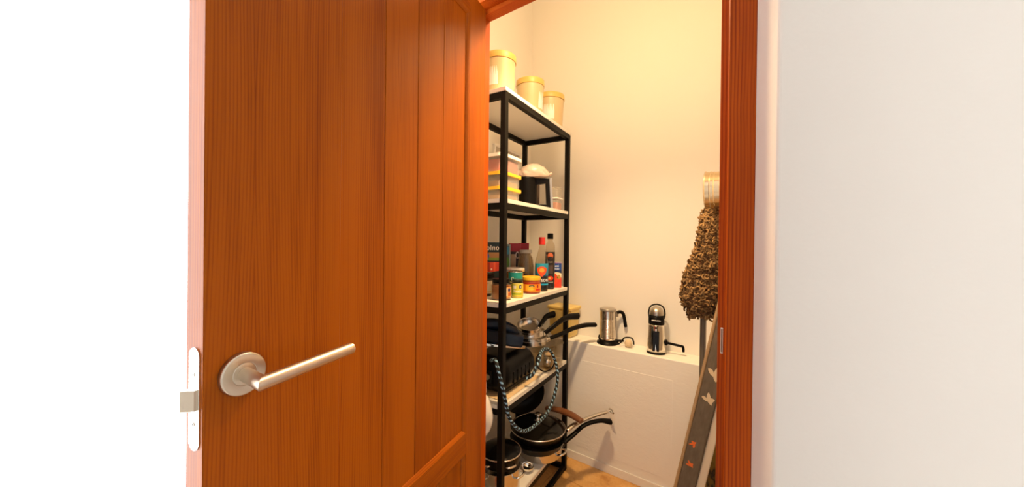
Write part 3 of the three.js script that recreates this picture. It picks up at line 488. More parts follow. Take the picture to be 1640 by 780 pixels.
// fourth shelf: steam station, iron, hose, pots
const Y4 = L[4] + 0.0005;
const sw = (list) => list.map(([a, b, y]) => V(...S(a, b, y)));   // shelf coordinates to world
{
  // crumpled wrapping paper on the shelf
  const pg = new THREE.PlaneGeometry(0.25, 0.32, 30, 30).rotateX(-Math.PI / 2), pp = pg.attributes.position;
  const t0 = on('paper_sheet', 'creased brown paper sheet under the steam iron base', 'paper', 0.2, 0.14, Y4);
  for (let i = 0; i < pp.count; i++) pp.setY(i, 0.0012 + 0.0035 * Math.abs(fbm(pp.getX(i) * 26, pp.getZ(i) * 26, 61) - 0.5) * 2);
  pg.computeVertexNormals();
  mesh('sheet', pg, std([0.62, 0.45, 0.25], 0.85), t0);
  // station body
  const st = on('steam_iron_station', 'large dark steam iron base station at the shelf end', 'steam iron', 0.212, 0.146, Y4 + 0.005);
  const hull = new RoundedBoxGeometry(0.245, 0.145, 0.345, 8, 0.066), hp = hull.attributes.position;
  for (let i = 0; i < hp.count; i++) { const y = hp.getY(i) / 0.075, k = 1 - 0.05 * (y + 1) - 0.03 * y * y; hp.setX(i, hp.getX(i) * k); hp.setZ(i, hp.getZ(i) * k); }
  hull.computeVertexNormals(); hull.translate(0, 0.0735, 0);
  mesh('station_hull', hull, M.charcoal, st);
  mesh('foot', rbox(-0.1, 0.1, 0, 0.02, -0.12, 0.12, 0.008), M.black, st);
  for (let k = 0; k < 5; k++) mesh('rib', rbox(-0.006, 0.004, 0.035, 0.085, -0.004, 0.004, 0.003).translate(0.115, 0, 0.075 - k * 0.036), M.black, st);
  mesh('control_panel', rbox(-0.045, 0.045, -0.004, 0.004, -0.028, 0.028, 0.003).rotateX(-Math.PI / 2).translate(0.02, 0.08, 0.168), M.blackGloss, st);
  mesh('dial', cyl(0.013, 0.012, 0.008, 24).rotateX(Math.PI / 2).translate(0.045, 0.08, 0.17), M.silver, st);
  mesh('hose_hook', tube([[-0.06, 0.14, 0.1], [-0.06, 0.215, 0.102], [-0.048, 0.225, 0.102], [-0.04, 0.214, 0.102]], 0.004, 16, 8), M.black, st);
  // iron resting on the station
  const ir = on('iron', 'dark blue steam iron resting on its base station', 'iron', 0.185, 0.145, Y4 + 0.176, undefined, -0.95); ir.rotateX(-0.16);
  const sole = new THREE.Shape(); sole.moveTo(-0.045, 0.105); sole.lineTo(0.045, 0.105); sole.quadraticCurveTo(0.062, 0.0, 0, -0.125); sole.quadraticCurveTo(-0.062, 0.0, -0.045, 0.105);
  mesh('soleplate', new THREE.ExtrudeGeometry(sole, { depth: 0.008, bevelEnabled: true, bevelSize: 0.002, bevelThickness: 0.002, bevelSegments: 2 }).rotateX(Math.PI / 2).translate(0, 0.012, 0), M.chrome, ir);
  const up = new THREE.Shape(); up.moveTo(-0.04, 0.098); up.lineTo(0.04, 0.098); up.quadraticCurveTo(0.055, 0.0, 0, -0.11); up.quadraticCurveTo(-0.055, 0.0, -0.04, 0.098);
  mesh('iron_body', new THREE.ExtrudeGeometry(up, { depth: 0.03, bevelEnabled: true, bevelSize: 0.008, bevelThickness: 0.014, bevelSegments: 5 }).rotateX(-Math.PI / 2).translate(0, 0.028, 0), M.navy, ir);
  mesh('handle', tube([[0, 0.05, -0.078], [0, 0.072, -0.064], [0, 0.088, -0.02], [0, 0.093, 0.035], [0, 0.082, 0.082], [0, 0.05, 0.092]], (t) => 0.017 + 0.004 * Math.sin(t * Math.PI), 40, 14, 1, 1.25), M.navy, ir);
  mesh('steam_button', rbox(-0.008, 0.008, 0.102, 0.108, -0.03, 0.0, 0.0025), M.silver, ir);
  // hose
  const hoseTex = dataTex(1024, 32, (u, v) => { const k = (u * 62 + v * 1.0) % 1, n = noise(u * 700, v * 6, 3); const on = k < 0.42 && ((v * 3 + u * 31) % 1) < 0.72; return on ? [0.42 + 0.25 * n, 0.6 + 0.2 * n, 0.72 + 0.15 * n] : [0.02, 0.03, 0.045]; }, true, THREE.RepeatWrapping);
  const hoseMat = new THREE.MeshStandardMaterial({ map: hoseTex, roughness: 0.8 });
  const path = [[0.02, 0.07, 0.78], [-0.02, 0.02, 0.8], [-0.035, 0.0, 0.775], [-0.035, -0.012, 0.74], [-0.03, -0.026, 0.686], [0.0, -0.034, 0.58], [0.067, -0.05, 0.504], [0.177, -0.05, 0.474], [0.334, -0.05, 0.486], [0.41, -0.05, 0.563], [0.424, -0.05, 0.619], [0.444, -0.024, 0.685], [0.419, -0.006, 0.734], [0.336, -0.006, 0.752], [0.262, -0.026, 0.725], [0.225, -0.012, 0.67], [0.215, 0.012, 0.655]];
  tag(mesh('steam_hose', tube(sw(path), 0.0072, 220, 10), hoseMat), 'black and light blue braided hose looping below the shelf', 'hose');

  // glass pot with a dark rimmed lid standing against it
  const gp = on('glass_pot', 'clear glass pot holding up the stacked saucepans', 'pot', 0.525, 0.06, Y4);
  mesh('glass', lathe([[0, 0], [0.078, 0], [0.084, 0.006], [0.0865, 0.118], [0.0905, 0.124], [0.0905, 0.127], [0.087, 0.127], [0.082, 0.118], [0.079, 0.008], [0, 0.005]], 56), M.glass, gp);
  mesh('grip', rbox(-0.018, 0.018, 0.112, 0.124, -0.012, 0.012, 0.004).translate(0.062, 0, 0.078), M.glass, gp);
  const gl = thing('pot_lid', 'round glass lid with dark rim leaning on the glass pot', 'lid', S(0.425, 0.012, Y4 + 0.001), ST + 0.9);
  const tilt = (g) => g.rotateX(Math.PI / 2 - 0.12).translate(0, 0.0565, -0.008);
  mesh('rim', tilt(new THREE.TorusGeometry(0.051, 0.0034, 10, 56).rotateX(Math.PI / 2)), M.black, gl);
  mesh('glass', tilt(lathe([[0.05, 0], [0.035, 0.009], [0.012, 0.013], [0, 0.0135]], 40)), M.glass, gl);
  mesh('knob', tilt(lathe([[0, 0.013], [0.006, 0.014], [0.006, 0.022], [0.012, 0.026], [0.012, 0.033], [0, 0.034]], 24)), M.steel, gl);
  const gj = on('jar', 'little steel jar standing inside the glass pot', 'jar', 0.51, 0.04, Y4 + 0.006);
  mesh('jar_body', lathe([[0, 0], [0.026, 0], [0.028, 0.003], [0.028, 0.05], [0.025, 0.055], [0, 0.055]], 32), M.steel, gj);
  mesh('lid', lathe([[0, 0.055], [0.0285, 0.055], [0.0285, 0.068], [0, 0.069]], 32), std([0.55, 0.45, 0.32], 0.4), gj);

  // saucepans
  const pan = (label, pos, turn, tiltX, tiltZ, r, h, handlePts, rimMat = M.chrome) => {
    const p = thing('saucepan', label, 'saucepan', pos, turn);
    const body = new THREE.Group(); p.add(body); body.name = 'pan_body'; body.rotation.set(tiltX, 0, tiltZ);
    mesh('pan_wall', lathe([[0, 0], [r * 0.93, 0], [r, 0.008], [r, h - 0.003], [r + 0.004, h], [r + 0.003, h + 0.0015], [r - 0.003, h - 0.002], [r - 0.003, 0.01], [0, 0.004]], 56), M.steel, body);
    mesh('pan_band', lathe([[r + 0.0005, h * 0.55], [r + 0.0012, h * 0.56], [r + 0.0012, h * 0.62], [r + 0.0005, h * 0.63]], 56), rimMat, body);
    return p;
  };
  const addHandle = (p, pts, r0 = 0.0115, mat = M.black) => { r0 *= 1.3; // shelf coordinates
    p.updateMatrixWorld(true);
    const loc = sw(pts).map((q) => p.worldToLocal(q));
    mesh('handle', tube(loc, (t) => r0 * (0.72 + 0.38 * t), 36, 14, 0.75, 1.15), mat, p);
    const a = loc[0], b = loc[1], d = b.clone().sub(a).normalize();
    mesh('handle_socket', tube([a.clone().addScaledVector(d, -0.012), a.clone().addScaledVector(d, 0.008)], r0 * 0.85, 4, 12), M.steel, p);
  };
  const p3 = pan('steel saucepan with lowest black handle, standing on the glass pot', S(0.44, 0.105, Y4 + 0.128), ST, 0, 0, 0.078, 0.042);
  addHandle(p3, [[0.5, 0.042, 0.762], [0.56, 0.005, 0.777], [0.66, -0.04, 0.798], [0.735, -0.08, 0.805], [0.8, -0.11, 0.799]], 0.0125);
  const p2 = pan('steel saucepan with middle black handle in the nested stack', S(0.437, 0.107, Y4 + 0.1545), ST, -0.03, 0.06, 0.07, 0.045);
  addHandle(p2, [[0.462, 0.05, 0.793], [0.5, 0.022, 0.822], [0.55, 0.0, 0.848], [0.625, -0.018, 0.862], [0.722, -0.04, 0.853]], 0.012);
  const p1 = pan('small steel saucepan with uppermost black handle, on top of the nest', S(0.43, 0.11, Y4 + 0.186), ST, 0.3, -0.14, 0.06, 0.052);
  addHandle(p1, [[0.43, 0.064, 0.826], [0.455, 0.055, 0.852], [0.5, 0.05, 0.878], [0.555, 0.032, 0.884]], 0.0115);
}

// lower shelf: pots and pans
const Y5 = L[5] + 0.0005;
{
  // stockpot by the door
  const sp = on('stockpot', 'tall steel stockpot standing nearest the door on the lowest shelf', 'pot', 0.145, 0.1, Y5);
  mesh('pot_wall', lathe([[0, 0], [0.082, 0], [0.088, 0.006], [0.088, 0.098], [0.0915, 0.101], [0.0905, 0.103], [0.085, 0.1], [0.085, 0.008], [0, 0.005]], 56), M.steel, sp);
  for (const s of [FACE - 0.9, FACE + 1.1]) { const g = tube([[-0.028, 0.082, 0.086], [-0.026, 0.086, 0.105], [0, 0.088, 0.114], [0.026, 0.086, 0.105], [0.028, 0.082, 0.086]], 0.0045, 28, 8); g.rotateY(s); mesh('side_handle', g, M.chrome, sp); }
  const dp = on('saute_pan', 'black pan with dark glass lid standing in the stockpot', 'pan', 0.15, 0.102, Y5 + 0.104);
  mesh('pan_wall', lathe([[0, 0], [0.074, 0], [0.086, 0.012], [0.09, 0.05], [0.093, 0.053], [0.088, 0.053], [0.084, 0.014], [0, 0.004]], 56), M.darkPan, dp);
  mesh('lid_rim', new THREE.TorusGeometry(0.091, 0.0032, 8, 64).rotateX(Math.PI / 2).translate(0, 0.056, 0), M.steel, dp);
  mesh('lid', lathe([[0.09, 0.057], [0.07, 0.07], [0.03, 0.082], [0, 0.084]], 48), M.blackGloss, dp);
  for (const s of [FACE - 0.62, FACE + 0.55]) { const g = tube([[-0.02, 0.035, 0.09], [-0.018, 0.036, 0.104], [0.018, 0.036, 0.104], [0.02, 0.035, 0.09]], 0.0042, 24, 8); g.rotateY(s); mesh('side_handle', g, M.chrome, dp); }
  // ladle-like steel piece beside it
  const la = on('ladle', 'small steel ladle lying between the two pot stacks', 'ladle', 0.3, 0.045, Y5);
  const bowl = new THREE.SphereGeometry(0.03, 24, 12, 0, Math.PI * 2, Math.PI * 0.5, Math.PI * 0.5); bowl.scale(1, 0.8, 1).translate(0, 0.026, 0);
  mesh('bowl', bowl, M.chrome, la); mesh('handle', tube([[-0.028, 0.024, 0], [-0.09, 0.045, 0], [-0.17, 0.06, 0.01]], 0.0035, 16, 8), M.steel, la);

  // stack of pans
  const ca = 0.44, cb = 0.065;
  const low = on('steel_pan', 'steel pan at the bottom of the pan stack', 'pan', ca + 0.03, cb, Y5);
  mesh('pan_wall', lathe([[0, 0], [0.104, 0], [0.111, 0.007], [0.113, 0.048], [0.116, 0.05], [0.111, 0.05], [0.108, 0.01], [0, 0.004]], 64), M.steel, low);
  { const g = tube([[-0.03, 0.036, 0.11], [-0.027, 0.04, 0.132], [0, 0.042, 0.142], [0.027, 0.04, 0.132], [0.03, 0.036, 0.11]], 0.005, 28, 8); g.rotateY(FACE + 1.05); mesh('side_handle', g, M.chrome, low); }
  const mid = on('frying_pan', 'black frying pan with long black handle in the pan stack', 'pan', ca, cb, Y5 + 0.051);
  mesh('pan_wall', lathe([[0, 0], [0.1, 0], [0.112, 0.005], [0.138, 0.044], [0.14, 0.046], [0.135, 0.046], [0.11, 0.008], [0, 0.004]], 64), M.darkPan, mid);
  const handle = (p, pts, r, mat, sx, sy, name = 'handle') => { p.updateMatrixWorld(true); const loc = sw(pts).map((q) => p.worldToLocal(q)); return mesh(name, tube(loc, r, 40, 14, sx, sy), mat, p); };
  handle(mid, [[0.485, -0.062, 0.262], [0.535, -0.09, 0.283], [0.6, -0.13, 0.317], [0.665, -0.19, 0.328], [0.703, -0.235, 0.318]], (t) => 0.0105 + 0.004 * Math.abs(t - 0.4) + 0.004 * smooth(0.8, 1, t), M.black, 0.8, 1.2);
  const top = on('frying_pan', 'black frying pan with steel handle, second from the top of the stack', 'pan', ca - 0.005, cb - 0.005, Y5 + 0.0985);
  mesh('pan_wall', lathe([[0, 0], [0.108, 0], [0.118, 0.005], [0.138, 0.044], [0.1405, 0.047], [0.1355, 0.046], [0.116, 0.008], [0, 0.004]], 64), M.darkPan, top);
  handle(top, [[0.5, -0.07, 0.318], [0.56, -0.1, 0.335], [0.66, -0.165, 0.352], [0.715, -0.215, 0.361]], (t) => 0.0118 - 0.0025 * t, M.steel, 0.75, 1.2);
  { top.updateMatrixWorld(true); const eye = new THREE.TorusGeometry(0.0125, 0.0036, 8, 28); eye.scale(1.6, 0.75, 1); eye.rotateY(-0.75); const q = top.worldToLocal(V(...S(0.728, -0.232, 0.364))); eye.translate(q.x, q.y, q.z); mesh('hanging_eye', eye, M.steel, top); }
  const lid = on('pan_lid', 'round dark glass lid with steel knob on the pan stack', 'lid', ca - 0.005, cb - 0.005, Y5 + 0.146);
  mesh('rim', new THREE.TorusGeometry(0.1385, 0.003, 8, 80).rotateX(Math.PI / 2).translate(0, 0.003, 0), M.steel, lid);
  mesh('glass', lathe([[0.138, 0.003], [0.12, 0.014], [0.08, 0.028], [0.03, 0.036], [0, 0.037]], 64), std([0.006, 0.005, 0.004], 0.12, 0, { specularIntensity: 0.5 }), lid);
  mesh('knob', lathe([[0, 0.036], [0.02, 0.036], [0.02, 0.039], [0.009, 0.041], [0.008, 0.056], [0.016, 0.06], [0.017, 0.068], [0.014, 0.071], [0, 0.072]], 32), M.steel, lid);
  // wok-like pan behind with a wooden handle
  const wk = on('wok', 'dark round pan with brown wooden handle standing behind the stack', 'pan', 0.54, 0.215, Y5 + 0.002, undefined, 0.75);
  const wg = lathe([[0, 0], [0.08, 0.002], [0.105, 0.016], [0.118, 0.05], [0.121, 0.052], [0.114, 0.05], [0.1, 0.02], [0.07, 0.006], [0, 0.004]], 56);
  wg.rotateX(Math.PI / 2 + 0.12).translate(0, 0.26, -0.02);
  mesh('pan_wall', wg, M.darkPan, wk);
  handle(wk, [[0.6, 0.09, 0.35], [0.59, 0.02, 0.362], [0.566, -0.06, 0.37], [0.535, -0.135, 0.366]], (t) => 0.014 + 0.005 * Math.sin(t * 2.6) - 0.003 * t, M.wood, 0.85, 1.2);
  mesh('rest', rbox(-0.03, 0.03, 0, 0.15, -0.012, 0.012, 0.004).translate(0, 0, -0.02), M.darkPan, wk);
  // thin dark rod on the board
  // white bag between the shelves next to the door
  const bagG = new THREE.SphereGeometry(1, 36, 26), bp = bagG.attributes.position;
  for (let i = 0; i < bp.count; i++) { const x = bp.getX(i), y = bp.getY(i), z = bp.getZ(i), k = 1 + 0.16 * (fbm(x * 2 + 3, y * 2 + z, 77) - 0.5); bp.setXYZ(i, x * 0.052 * k, y * 0.085 * k, z * 0.042 * k); }
  bagG.computeVertexNormals(); bagG.translate(0, 0.09, 0);
  const wb = on('cloth_bag', 'white bag hanging at the shelf end beside the door edge', 'bag', -0.056, 0.066, 0.5);
  mesh('bag_cloth', bagG, M.whiteCloth, wb);
  mesh('bag_strap', tube([[0, 0.16, 0.0], [-0.01, 0.19, -0.02], [-0.02, 0.195, -0.06], [-0.02, 0.15, -0.064]], 0.004, 20, 8, 1, 1.6), M.whiteCloth, wb);
}

// ------------------------------------------------------------------ ledge: tub, frother, plug, coffee machine
{
  const yt = LEDGE + 0.0005;
  const tb = thing('storage_box', 'pale yellow translucent box at the left end of the ledge', 'box', [-1.05, yt, -1.962], -0.06);
  const tg = new RoundedBoxGeometry(0.165, 0.176, 0.125, 4, 0.02), q = tg.attributes.position; for (let i = 0; i < q.count; i++) { const k = 0.93 + 0.07 * (q.getY(i) / 0.088); q.setX(i, q.getX(i) * k); q.setZ(i, q.getZ(i) * k); } tg.computeVertexNormals(); tg.translate(0, 0.088, 0);
  mesh('box_body', tg, M.paleYellow, tb); mesh('lid', rbox(-0.0855, 0.0855, 0.166, 0.187, -0.0655, 0.0655, 0.008, 3), M.paleYellow, tb);

  const VIEW = 0.64;
  const f = thing('milk_frother', 'ribbed steel milk frother with black handle on a black base', 'milk frother', [-0.769, yt, -1.966], VIEW);
  mesh('base', lathe([[0, 0], [0.058, 0], [0.061, 0.003], [0.061, 0.009], [0.05, 0.013], [0.05, 0.024], [0, 0.024]], 48), M.black, f);
  const prof = [[0, 0.022], [0.044, 0.022], [0.046, 0.026]]; for (let k = 0; k < 14; k++) { const y = 0.036 + k * 0.0075, r = 0.0462 - k * 0.00008; prof.push([r + 0.0010, y], [r + 0.0012, y + 0.0036], [r - 0.0016, y + 0.0052], [r - 0.0016, y + 0.0066]); } prof.push([0.0448, 0.145], [0.0445, 0.186], [0.043, 0.188], [0, 0.188]);
  mesh('jug', lathe(prof, 64), std([0.74, 0.68, 0.6], 0.14, 1), f);
  mesh('lid', lathe([[0, 0.188], [0.0452, 0.188], [0.0462, 0.19], [0.0462, 0.197], [0.043, 0.201], [0.02, 0.203], [0, 0.203]], 48), std([0.4, 0.36, 0.31], 0.3, 0.6), f);
  mesh('handle_mount', rbox(0.043, 0.058, 0.152, 0.178, -0.007, 0.007, 0.002), M.silver, f);
  mesh('handle', tube([[0.052, 0.175, 0], [0.07, 0.18, 0], [0.086, 0.172, 0], [0.094, 0.145, 0], [0.1, 0.112, 0], [0.103, 0.096, 0]], 0.0095, 40, 12, 1, 1), M.black, f);
  mesh('base_clip', tube([[-0.046, 0.02, 0.01], [-0.053, 0.034, 0.01], [-0.051, 0.05, 0.01]], 0.004, 12, 8), M.black, f);
  mesh('base_arm', rbox(0.04, 0.092, 0.008, 0.02, -0.006, 0.006, 0.003), M.black, f);

  const pc = thing('power_plug', 'cream plug with a loop of black cable beside the frother', 'plug', [-0.655, yt, -1.968], VIEW);
  const pl = new THREE.IcosahedronGeometry(0.021, 4), pq = pl.attributes.position; for (let i = 0; i < pq.count; i++) { const x = pq.getX(i), y = pq.getY(i), z = pq.getZ(i), k = 1 + 0.5 * (fbm(x * 90 + 4, y * 90 + z * 70, 15) - 0.5); pq.setXYZ(i, x * k, y * k, z * k); } pl.computeVertexNormals();
  mesh('plug_body', pl.translate(0, 0.021, 0.012), std([0.72, 0.56, 0.36], 0.6), pc);
  mesh('prong', cyl(0.0025, 0.0025, 0.02, 10).rotateX(Math.PI / 2).translate(0.008, 0.02, 0.03), M.silver, pc);
  mesh('cable', tube([[-0.05, 0.012, 0.0], [-0.03, 0.03, -0.004], [-0.018, 0.046, -0.006], [0.006, 0.05, -0.006], [0.026, 0.045, -0.006], [0.034, 0.03, -0.004], [0.035, 0.012, 0]], 0.004, 48, 8), M.black, pc);

  const c = thing('coffee_machine', 'small chrome coffee machine with domed head and black spout', 'coffee machine', [-0.501, yt, -1.963], 0.2);
  const bs = new THREE.Shape(); bs.moveTo(-0.043, -0.035); bs.lineTo(-0.046, 0.02); bs.quadraticCurveTo(-0.04, 0.044, 0, 0.052); bs.quadraticCurveTo(0.04, 0.044, 0.046, 0.02); bs.lineTo(0.043, -0.035); bs.quadraticCurveTo(0, -0.05, -0.043, -0.035);
  const bodyG = (y0, y1, s0, s1, rows = 10) => { const P = bs.getSpacedPoints(64), pos = [], idx = [], uvs = []; for (let r = 0; r <= rows; r++) { const t = r / rows, s = lerp(s0, s1, t) - 0.05 * Math.sin(t * Math.PI) * (s0 - s1); P.forEach((p, k) => { pos.push(p.x * s, lerp(y0, y1, t), p.y * s); uvs.push(k / 64, t); }); } const N = P.length; for (let r = 0; r < rows; r++) for (let k = 0; k < N - 1; k++) { const a = r * N + k, b = a + N; idx.push(a, b, a + 1, a + 1, b, b + 1); } const lo = pos.length / 3; pos.push(0, y0, 0, 0, y1, 0); uvs.push(0, 0, 0, 0); for (let k = 0; k < N - 1; k++) idx.push(lo, k, k + 1, lo + 1, rows * N + k + 1, rows * N + k); const g = new THREE.BufferGeometry(); g.setAttribute('position', new THREE.Float32BufferAttribute(pos, 3)); g.setAttribute('uv', new THREE.Float32BufferAttribute(uvs, 2)); g.setIndex(idx); g.computeVertexNormals(); return g; };
  mesh('foot', bodyG(0, 0.012, 1.0, 1.0, 1), M.black, c);
  mesh('body', bodyG(0.012, 0.155, 1.0, 0.84), M.chrome, c);
  mesh('front_strip', rbox(-0.016, 0.016, 0.016, 0.122, -0.004, 0.004, 0.0035).rotateX(-0.045).translate(0.0, 0, 0.0475), M.blackGloss, c);
  mesh('button', cyl(0.005, 0.005, 0.004, 20).rotateX(Math.PI / 2).translate(0, 0.138, 0.0445), M.black, c);
  mesh('collar', bodyG(0.155, 0.2, 0.86, 0.84, 2), M.black, c);
  mesh('collar_trim', rbox(-0.022, 0.022, 0.172, 0.178, 0, 0.004, 0.001).translate(0, 0, 0.041), M.silver, c);
  mesh('dome', new THREE.SphereGeometry(0.0365, 40, 24, 0, Math.PI * 2, 0, Math.PI * 0.62).scale(1, 1.08, 0.98).translate(0, 0.205, 0.006), M.silver, c);
  mesh('dome_band', tube([[0.037, 0.182, -0.004], [0.04, 0.21, -0.008], [0.03, 0.24, -0.014], [0, 0.2515, -0.016], [-0.03, 0.24, -0.014], [-0.04, 0.21, -0.008], [-0.037, 0.182, -0.004]], 0.0038, 48, 8), M.black, c);
  mesh('spout_mount', rbox(0.034, 0.056, 0.046, 0.074, 0.0, 0.022, 0.006), M.black, c);
  mesh('spout_arm', tube([[0.05, 0.06, 0.012], [0.09, 0.055, 0.012], [0.128, 0.05, 0.012]], 0.0065, 16, 10), M.black, c);
  mesh('spout_tip', tube([[0.126, 0.052, 0.012], [0.129, 0.04, 0.012], [0.129, 0.024, 0.012]], 0.0068, 12, 10), M.black, c);
}

// ------------------------------------------------------------------ right side: leaning board, duster, steel tins, olive bag
{
  // narrow padded board leaning against the right wall
  const lean = Math.atan2(0.127, 0.663);
  const b = thing('leaning_board', 'narrow grey board with pale and orange bird motifs, leaning beside the door jamb', 'board', [-0.364, 0.012, -1.5], 0);
  b.rotation.z = -lean;
  const H = 1.27, W = 0.066;
  const cover = dataTex(128, 512, (u, v) => { const n = fbm(u * 6, v * 40, 5), g = 0.36 + 0.1 * (n - 0.5); return [g * 1.08, g * 0.96, g * 0.8]; });
  mesh('cover', rbox(0.006, W, 0, H, -0.014, 0.014, 0.006, 3), new THREE.MeshStandardMaterial({ map: cover, roughness: 0.75 }), b);
  mesh('edge_trim', rbox(-0.004, 0.0075, 0.004, H - 0.004, -0.012, 0.016, 0.005, 3), std([0.38, 0.25, 0.12], 0.4), b);
  mesh('cream_rail', rbox(W + 0.0005, W + 0.028, 0, H, -0.016, 0.008, 0.004, 2), M.cream, b);
  const bird = (s) => { const k = new THREE.Shape(); k.moveTo(-0.5, 0.32); k.quadraticCurveTo(-0.2, 0.5, -0.06, 0.08); k.quadraticCurveTo(0.02, 0.55, 0.32, 0.7); k.quadraticCurveTo(0.36, 0.3, 0.3, 0.08); k.quadraticCurveTo(0.55, 0.1, 0.62, -0.16); k.quadraticCurveTo(0.3, -0.3, 0.16, -0.62); k.quadraticCurveTo(-0.02, -0.5, -0.06, -0.22); k.quadraticCurveTo(-0.36, -0.16, -0.5, 0.32); return new THREE.ExtrudeGeometry(k, { depth: 0.02, bevelEnabled: false, curveSegments: 8 }).scale(s, s, 0.03); };
  const pale = std([0.62, 0.5, 0.32], 0.7), orange = std([0.7, 0.14, 0.02], 0.65);
  for (const [x, y, s, m, r] of [[0.04, 0.80, 0.046, pale, 0.1], [0.038, 0.70, 0.036, pale, 0.5], [0.03, 0.965, 0.016, pale, 1.2], [0.028, 0.512, 0.022, orange, 2.4], [0.031, 0.43, 0.022, orange, 0.9], [0.04, 0.27, 0.022, pale, 0.2], [0.036, 1.1, 0.022, orange, 0.4]]) { const g = bird(s); g.rotateZ(r); g.translate(x, y, 0.0139); mesh('bird_motif', g, m, b); }

  // duster: woolly head on a grey pole
  const d = thing('wool_duster', 'curly brown wool duster head on a grey pole', 'duster', [-0.234, 0, -1.62], 0);
  mesh('pole', tube([[0, 0.0, 0], [0, 0.5, 0], [0.002, 1.1, 0]], 0.0115, 8, 14), std([0.16, 0.135, 0.1], 0.4, 0.2), d);
  mesh('pole_stripe', rbox(0.0065, 0.0125, 0.02, 0.98, 0.0, 0.008, 0.002, 1), std([0.42, 0.36, 0.27], 0.4, 0.2), d);
  const Rw = (t) => lerp(0.045, 0.078, smooth(0, 0.16, t)) * (1 - 0.58 * smooth(0.2, 0.72, t)) * (1 - 0.55 * smooth(0.92, 1, t)) + 0.012;
  const ax = (t) => V(0.004 + 0.034 * smooth(0.2, 1, t), 0.975 + 0.435 * t, 0);
  const prof = []; for (let i = 0; i <= 40; i++) prof.push([Math.max(0.0005, (i === 0 || i === 40) ? 0.0005 : Rw(i / 40) * 0.9), i / 40]);
  const hg = lathe(prof, 48), hpp = hg.attributes.position;
  for (let i = 0; i < hpp.count; i++) { const t = clamp(hpp.getY(i)), c = ax(t), x = hpp.getX(i), z = hpp.getZ(i), an = Math.atan2(z, x), k = 1 + 0.3 * (fbm(an * 2.4 + 9, t * 11, 91) - 0.5); hpp.setXYZ(i, c.x + x * k, c.y, c.z + z * k * 0.9); }
  hg.computeVertexNormals();
  const woolMat = new THREE.MeshStandardMaterial({ roughness: 1, vertexColors: true });
  const paint = (g, fn) => { const p = g.attributes.position, col = new Float32Array(p.count * 3); for (let i = 0; i < p.count; i++) { const c = fn(p.getX(i), p.getY(i), p.getZ(i), i); col.set(c, i * 3); } g.setAttribute('color', new THREE.BufferAttribute(col, 3)); return g; };
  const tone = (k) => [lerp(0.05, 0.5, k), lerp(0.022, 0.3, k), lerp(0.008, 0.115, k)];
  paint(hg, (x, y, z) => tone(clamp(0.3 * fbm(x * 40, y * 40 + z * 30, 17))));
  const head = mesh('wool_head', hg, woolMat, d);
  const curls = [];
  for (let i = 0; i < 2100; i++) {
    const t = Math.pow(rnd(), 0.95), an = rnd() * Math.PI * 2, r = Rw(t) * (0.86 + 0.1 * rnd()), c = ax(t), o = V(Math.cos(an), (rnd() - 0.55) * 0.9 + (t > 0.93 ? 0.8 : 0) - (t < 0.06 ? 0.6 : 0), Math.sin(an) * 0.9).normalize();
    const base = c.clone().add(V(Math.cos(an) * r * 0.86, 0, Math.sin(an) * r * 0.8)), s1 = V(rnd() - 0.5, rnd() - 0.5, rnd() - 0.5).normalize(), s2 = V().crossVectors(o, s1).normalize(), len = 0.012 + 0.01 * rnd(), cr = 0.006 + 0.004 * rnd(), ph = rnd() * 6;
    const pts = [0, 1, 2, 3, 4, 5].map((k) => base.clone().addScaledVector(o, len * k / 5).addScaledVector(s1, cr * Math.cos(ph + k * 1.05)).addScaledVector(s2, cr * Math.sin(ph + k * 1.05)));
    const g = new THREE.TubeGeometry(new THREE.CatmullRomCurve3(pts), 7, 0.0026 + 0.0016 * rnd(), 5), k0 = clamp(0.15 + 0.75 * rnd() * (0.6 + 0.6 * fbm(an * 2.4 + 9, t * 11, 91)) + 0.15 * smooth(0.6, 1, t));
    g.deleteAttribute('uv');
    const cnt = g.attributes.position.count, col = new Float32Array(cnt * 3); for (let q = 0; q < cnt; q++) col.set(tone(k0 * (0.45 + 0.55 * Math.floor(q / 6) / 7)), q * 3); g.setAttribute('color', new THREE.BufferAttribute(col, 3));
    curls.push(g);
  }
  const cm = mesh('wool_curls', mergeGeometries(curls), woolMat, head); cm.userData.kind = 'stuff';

  // stacked steel tins hanging on the right wall
  const k = thing('steel_tins', 'shiny nested steel tins hanging on the wall above the wool duster', 'tins', [PANTRY_R, 1.468, -1.5], 0);
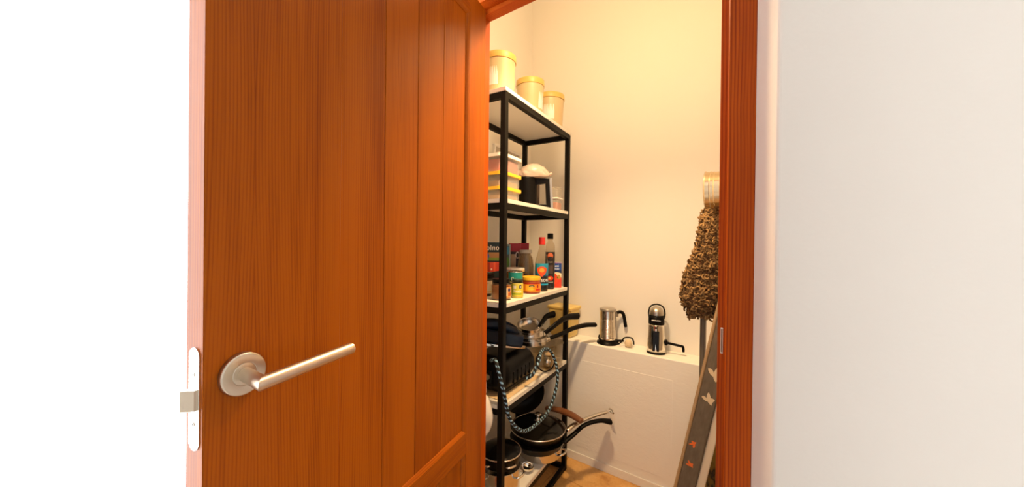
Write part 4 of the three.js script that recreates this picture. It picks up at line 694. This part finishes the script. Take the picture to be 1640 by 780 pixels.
  const tin = (x0, x1, r, name) => { const g = lathe([[0, 0], [r * 0.86, 0], [r * 0.95, 0.004], [r, 0.016], [r, x1 - x0 - 0.004], [r * 1.05, x1 - x0 - 0.002], [r * 1.05, x1 - x0], [r * 0.97, x1 - x0], [r * 0.95, 0.014], [0, 0.006]], 56); g.rotateZ(Math.PI / 2); g.translate(-x0, 0, 0); mesh(name, g, M.tinSteel, k); };
  tin(0.02, 0.075, 0.062, 'tin'); tin(0.05, 0.097, 0.0655, 'tin'); tin(0.07, 0.114, 0.067, 'tin');
  mesh('hook', tube([[0.0, 0.05, 0], [-0.012, 0.05, 0], [-0.024, 0.045, 0]], 0.004, 10, 8), M.steel, k);

  // olive patterned bag on the floor
  const og = new THREE.SphereGeometry(1, 48, 40), oq = og.attributes.position;
  for (let i = 0; i < oq.count; i++) { const x = oq.getX(i), y = oq.getY(i), z = oq.getZ(i), kk = 1 + 0.22 * (fbm(x * 2.6 + 7, y * 4 + z * 2, 44) - 0.5), sq = Math.pow(Math.max(0, 1 - y * y), -0.22); oq.setXYZ(i, x * 0.05 * kk * Math.min(sq, 1.6), (y + 1) * 0.3, z * 0.06 * kk * Math.min(sq, 1.6)); }
  og.computeVertexNormals();
  const ot = dataTex(256, 512, (u, v) => { const w = fbm(u * 8, v * 14, 4), vein = Math.exp(-Math.abs(fbm(u * 6 + w, v * 10, 12) - 0.5) * 34), g = fbm(u * 5, v * 6, 21); return [0.44 + 0.18 * (g - 0.5) - 0.34 * vein, 0.36 + 0.16 * (g - 0.5) - 0.28 * vein, 0.12 - 0.08 * vein]; });
  const ob = thing('patterned_bag', 'olive green bag with dark veined pattern standing behind the leaning board', 'bag', [-0.196, 0.0, -1.76]);
  mesh('bag_body', og, new THREE.MeshStandardMaterial({ map: ot, roughness: 0.8 }), ob);
  mesh('bag_tie', new THREE.TorusGeometry(0.03, 0.006, 8, 28).rotateX(Math.PI / 2).translate(0, 0.565, 0), std([0.2, 0.15, 0.05], 0.8), ob);
}

renderer.render(scene, camera);
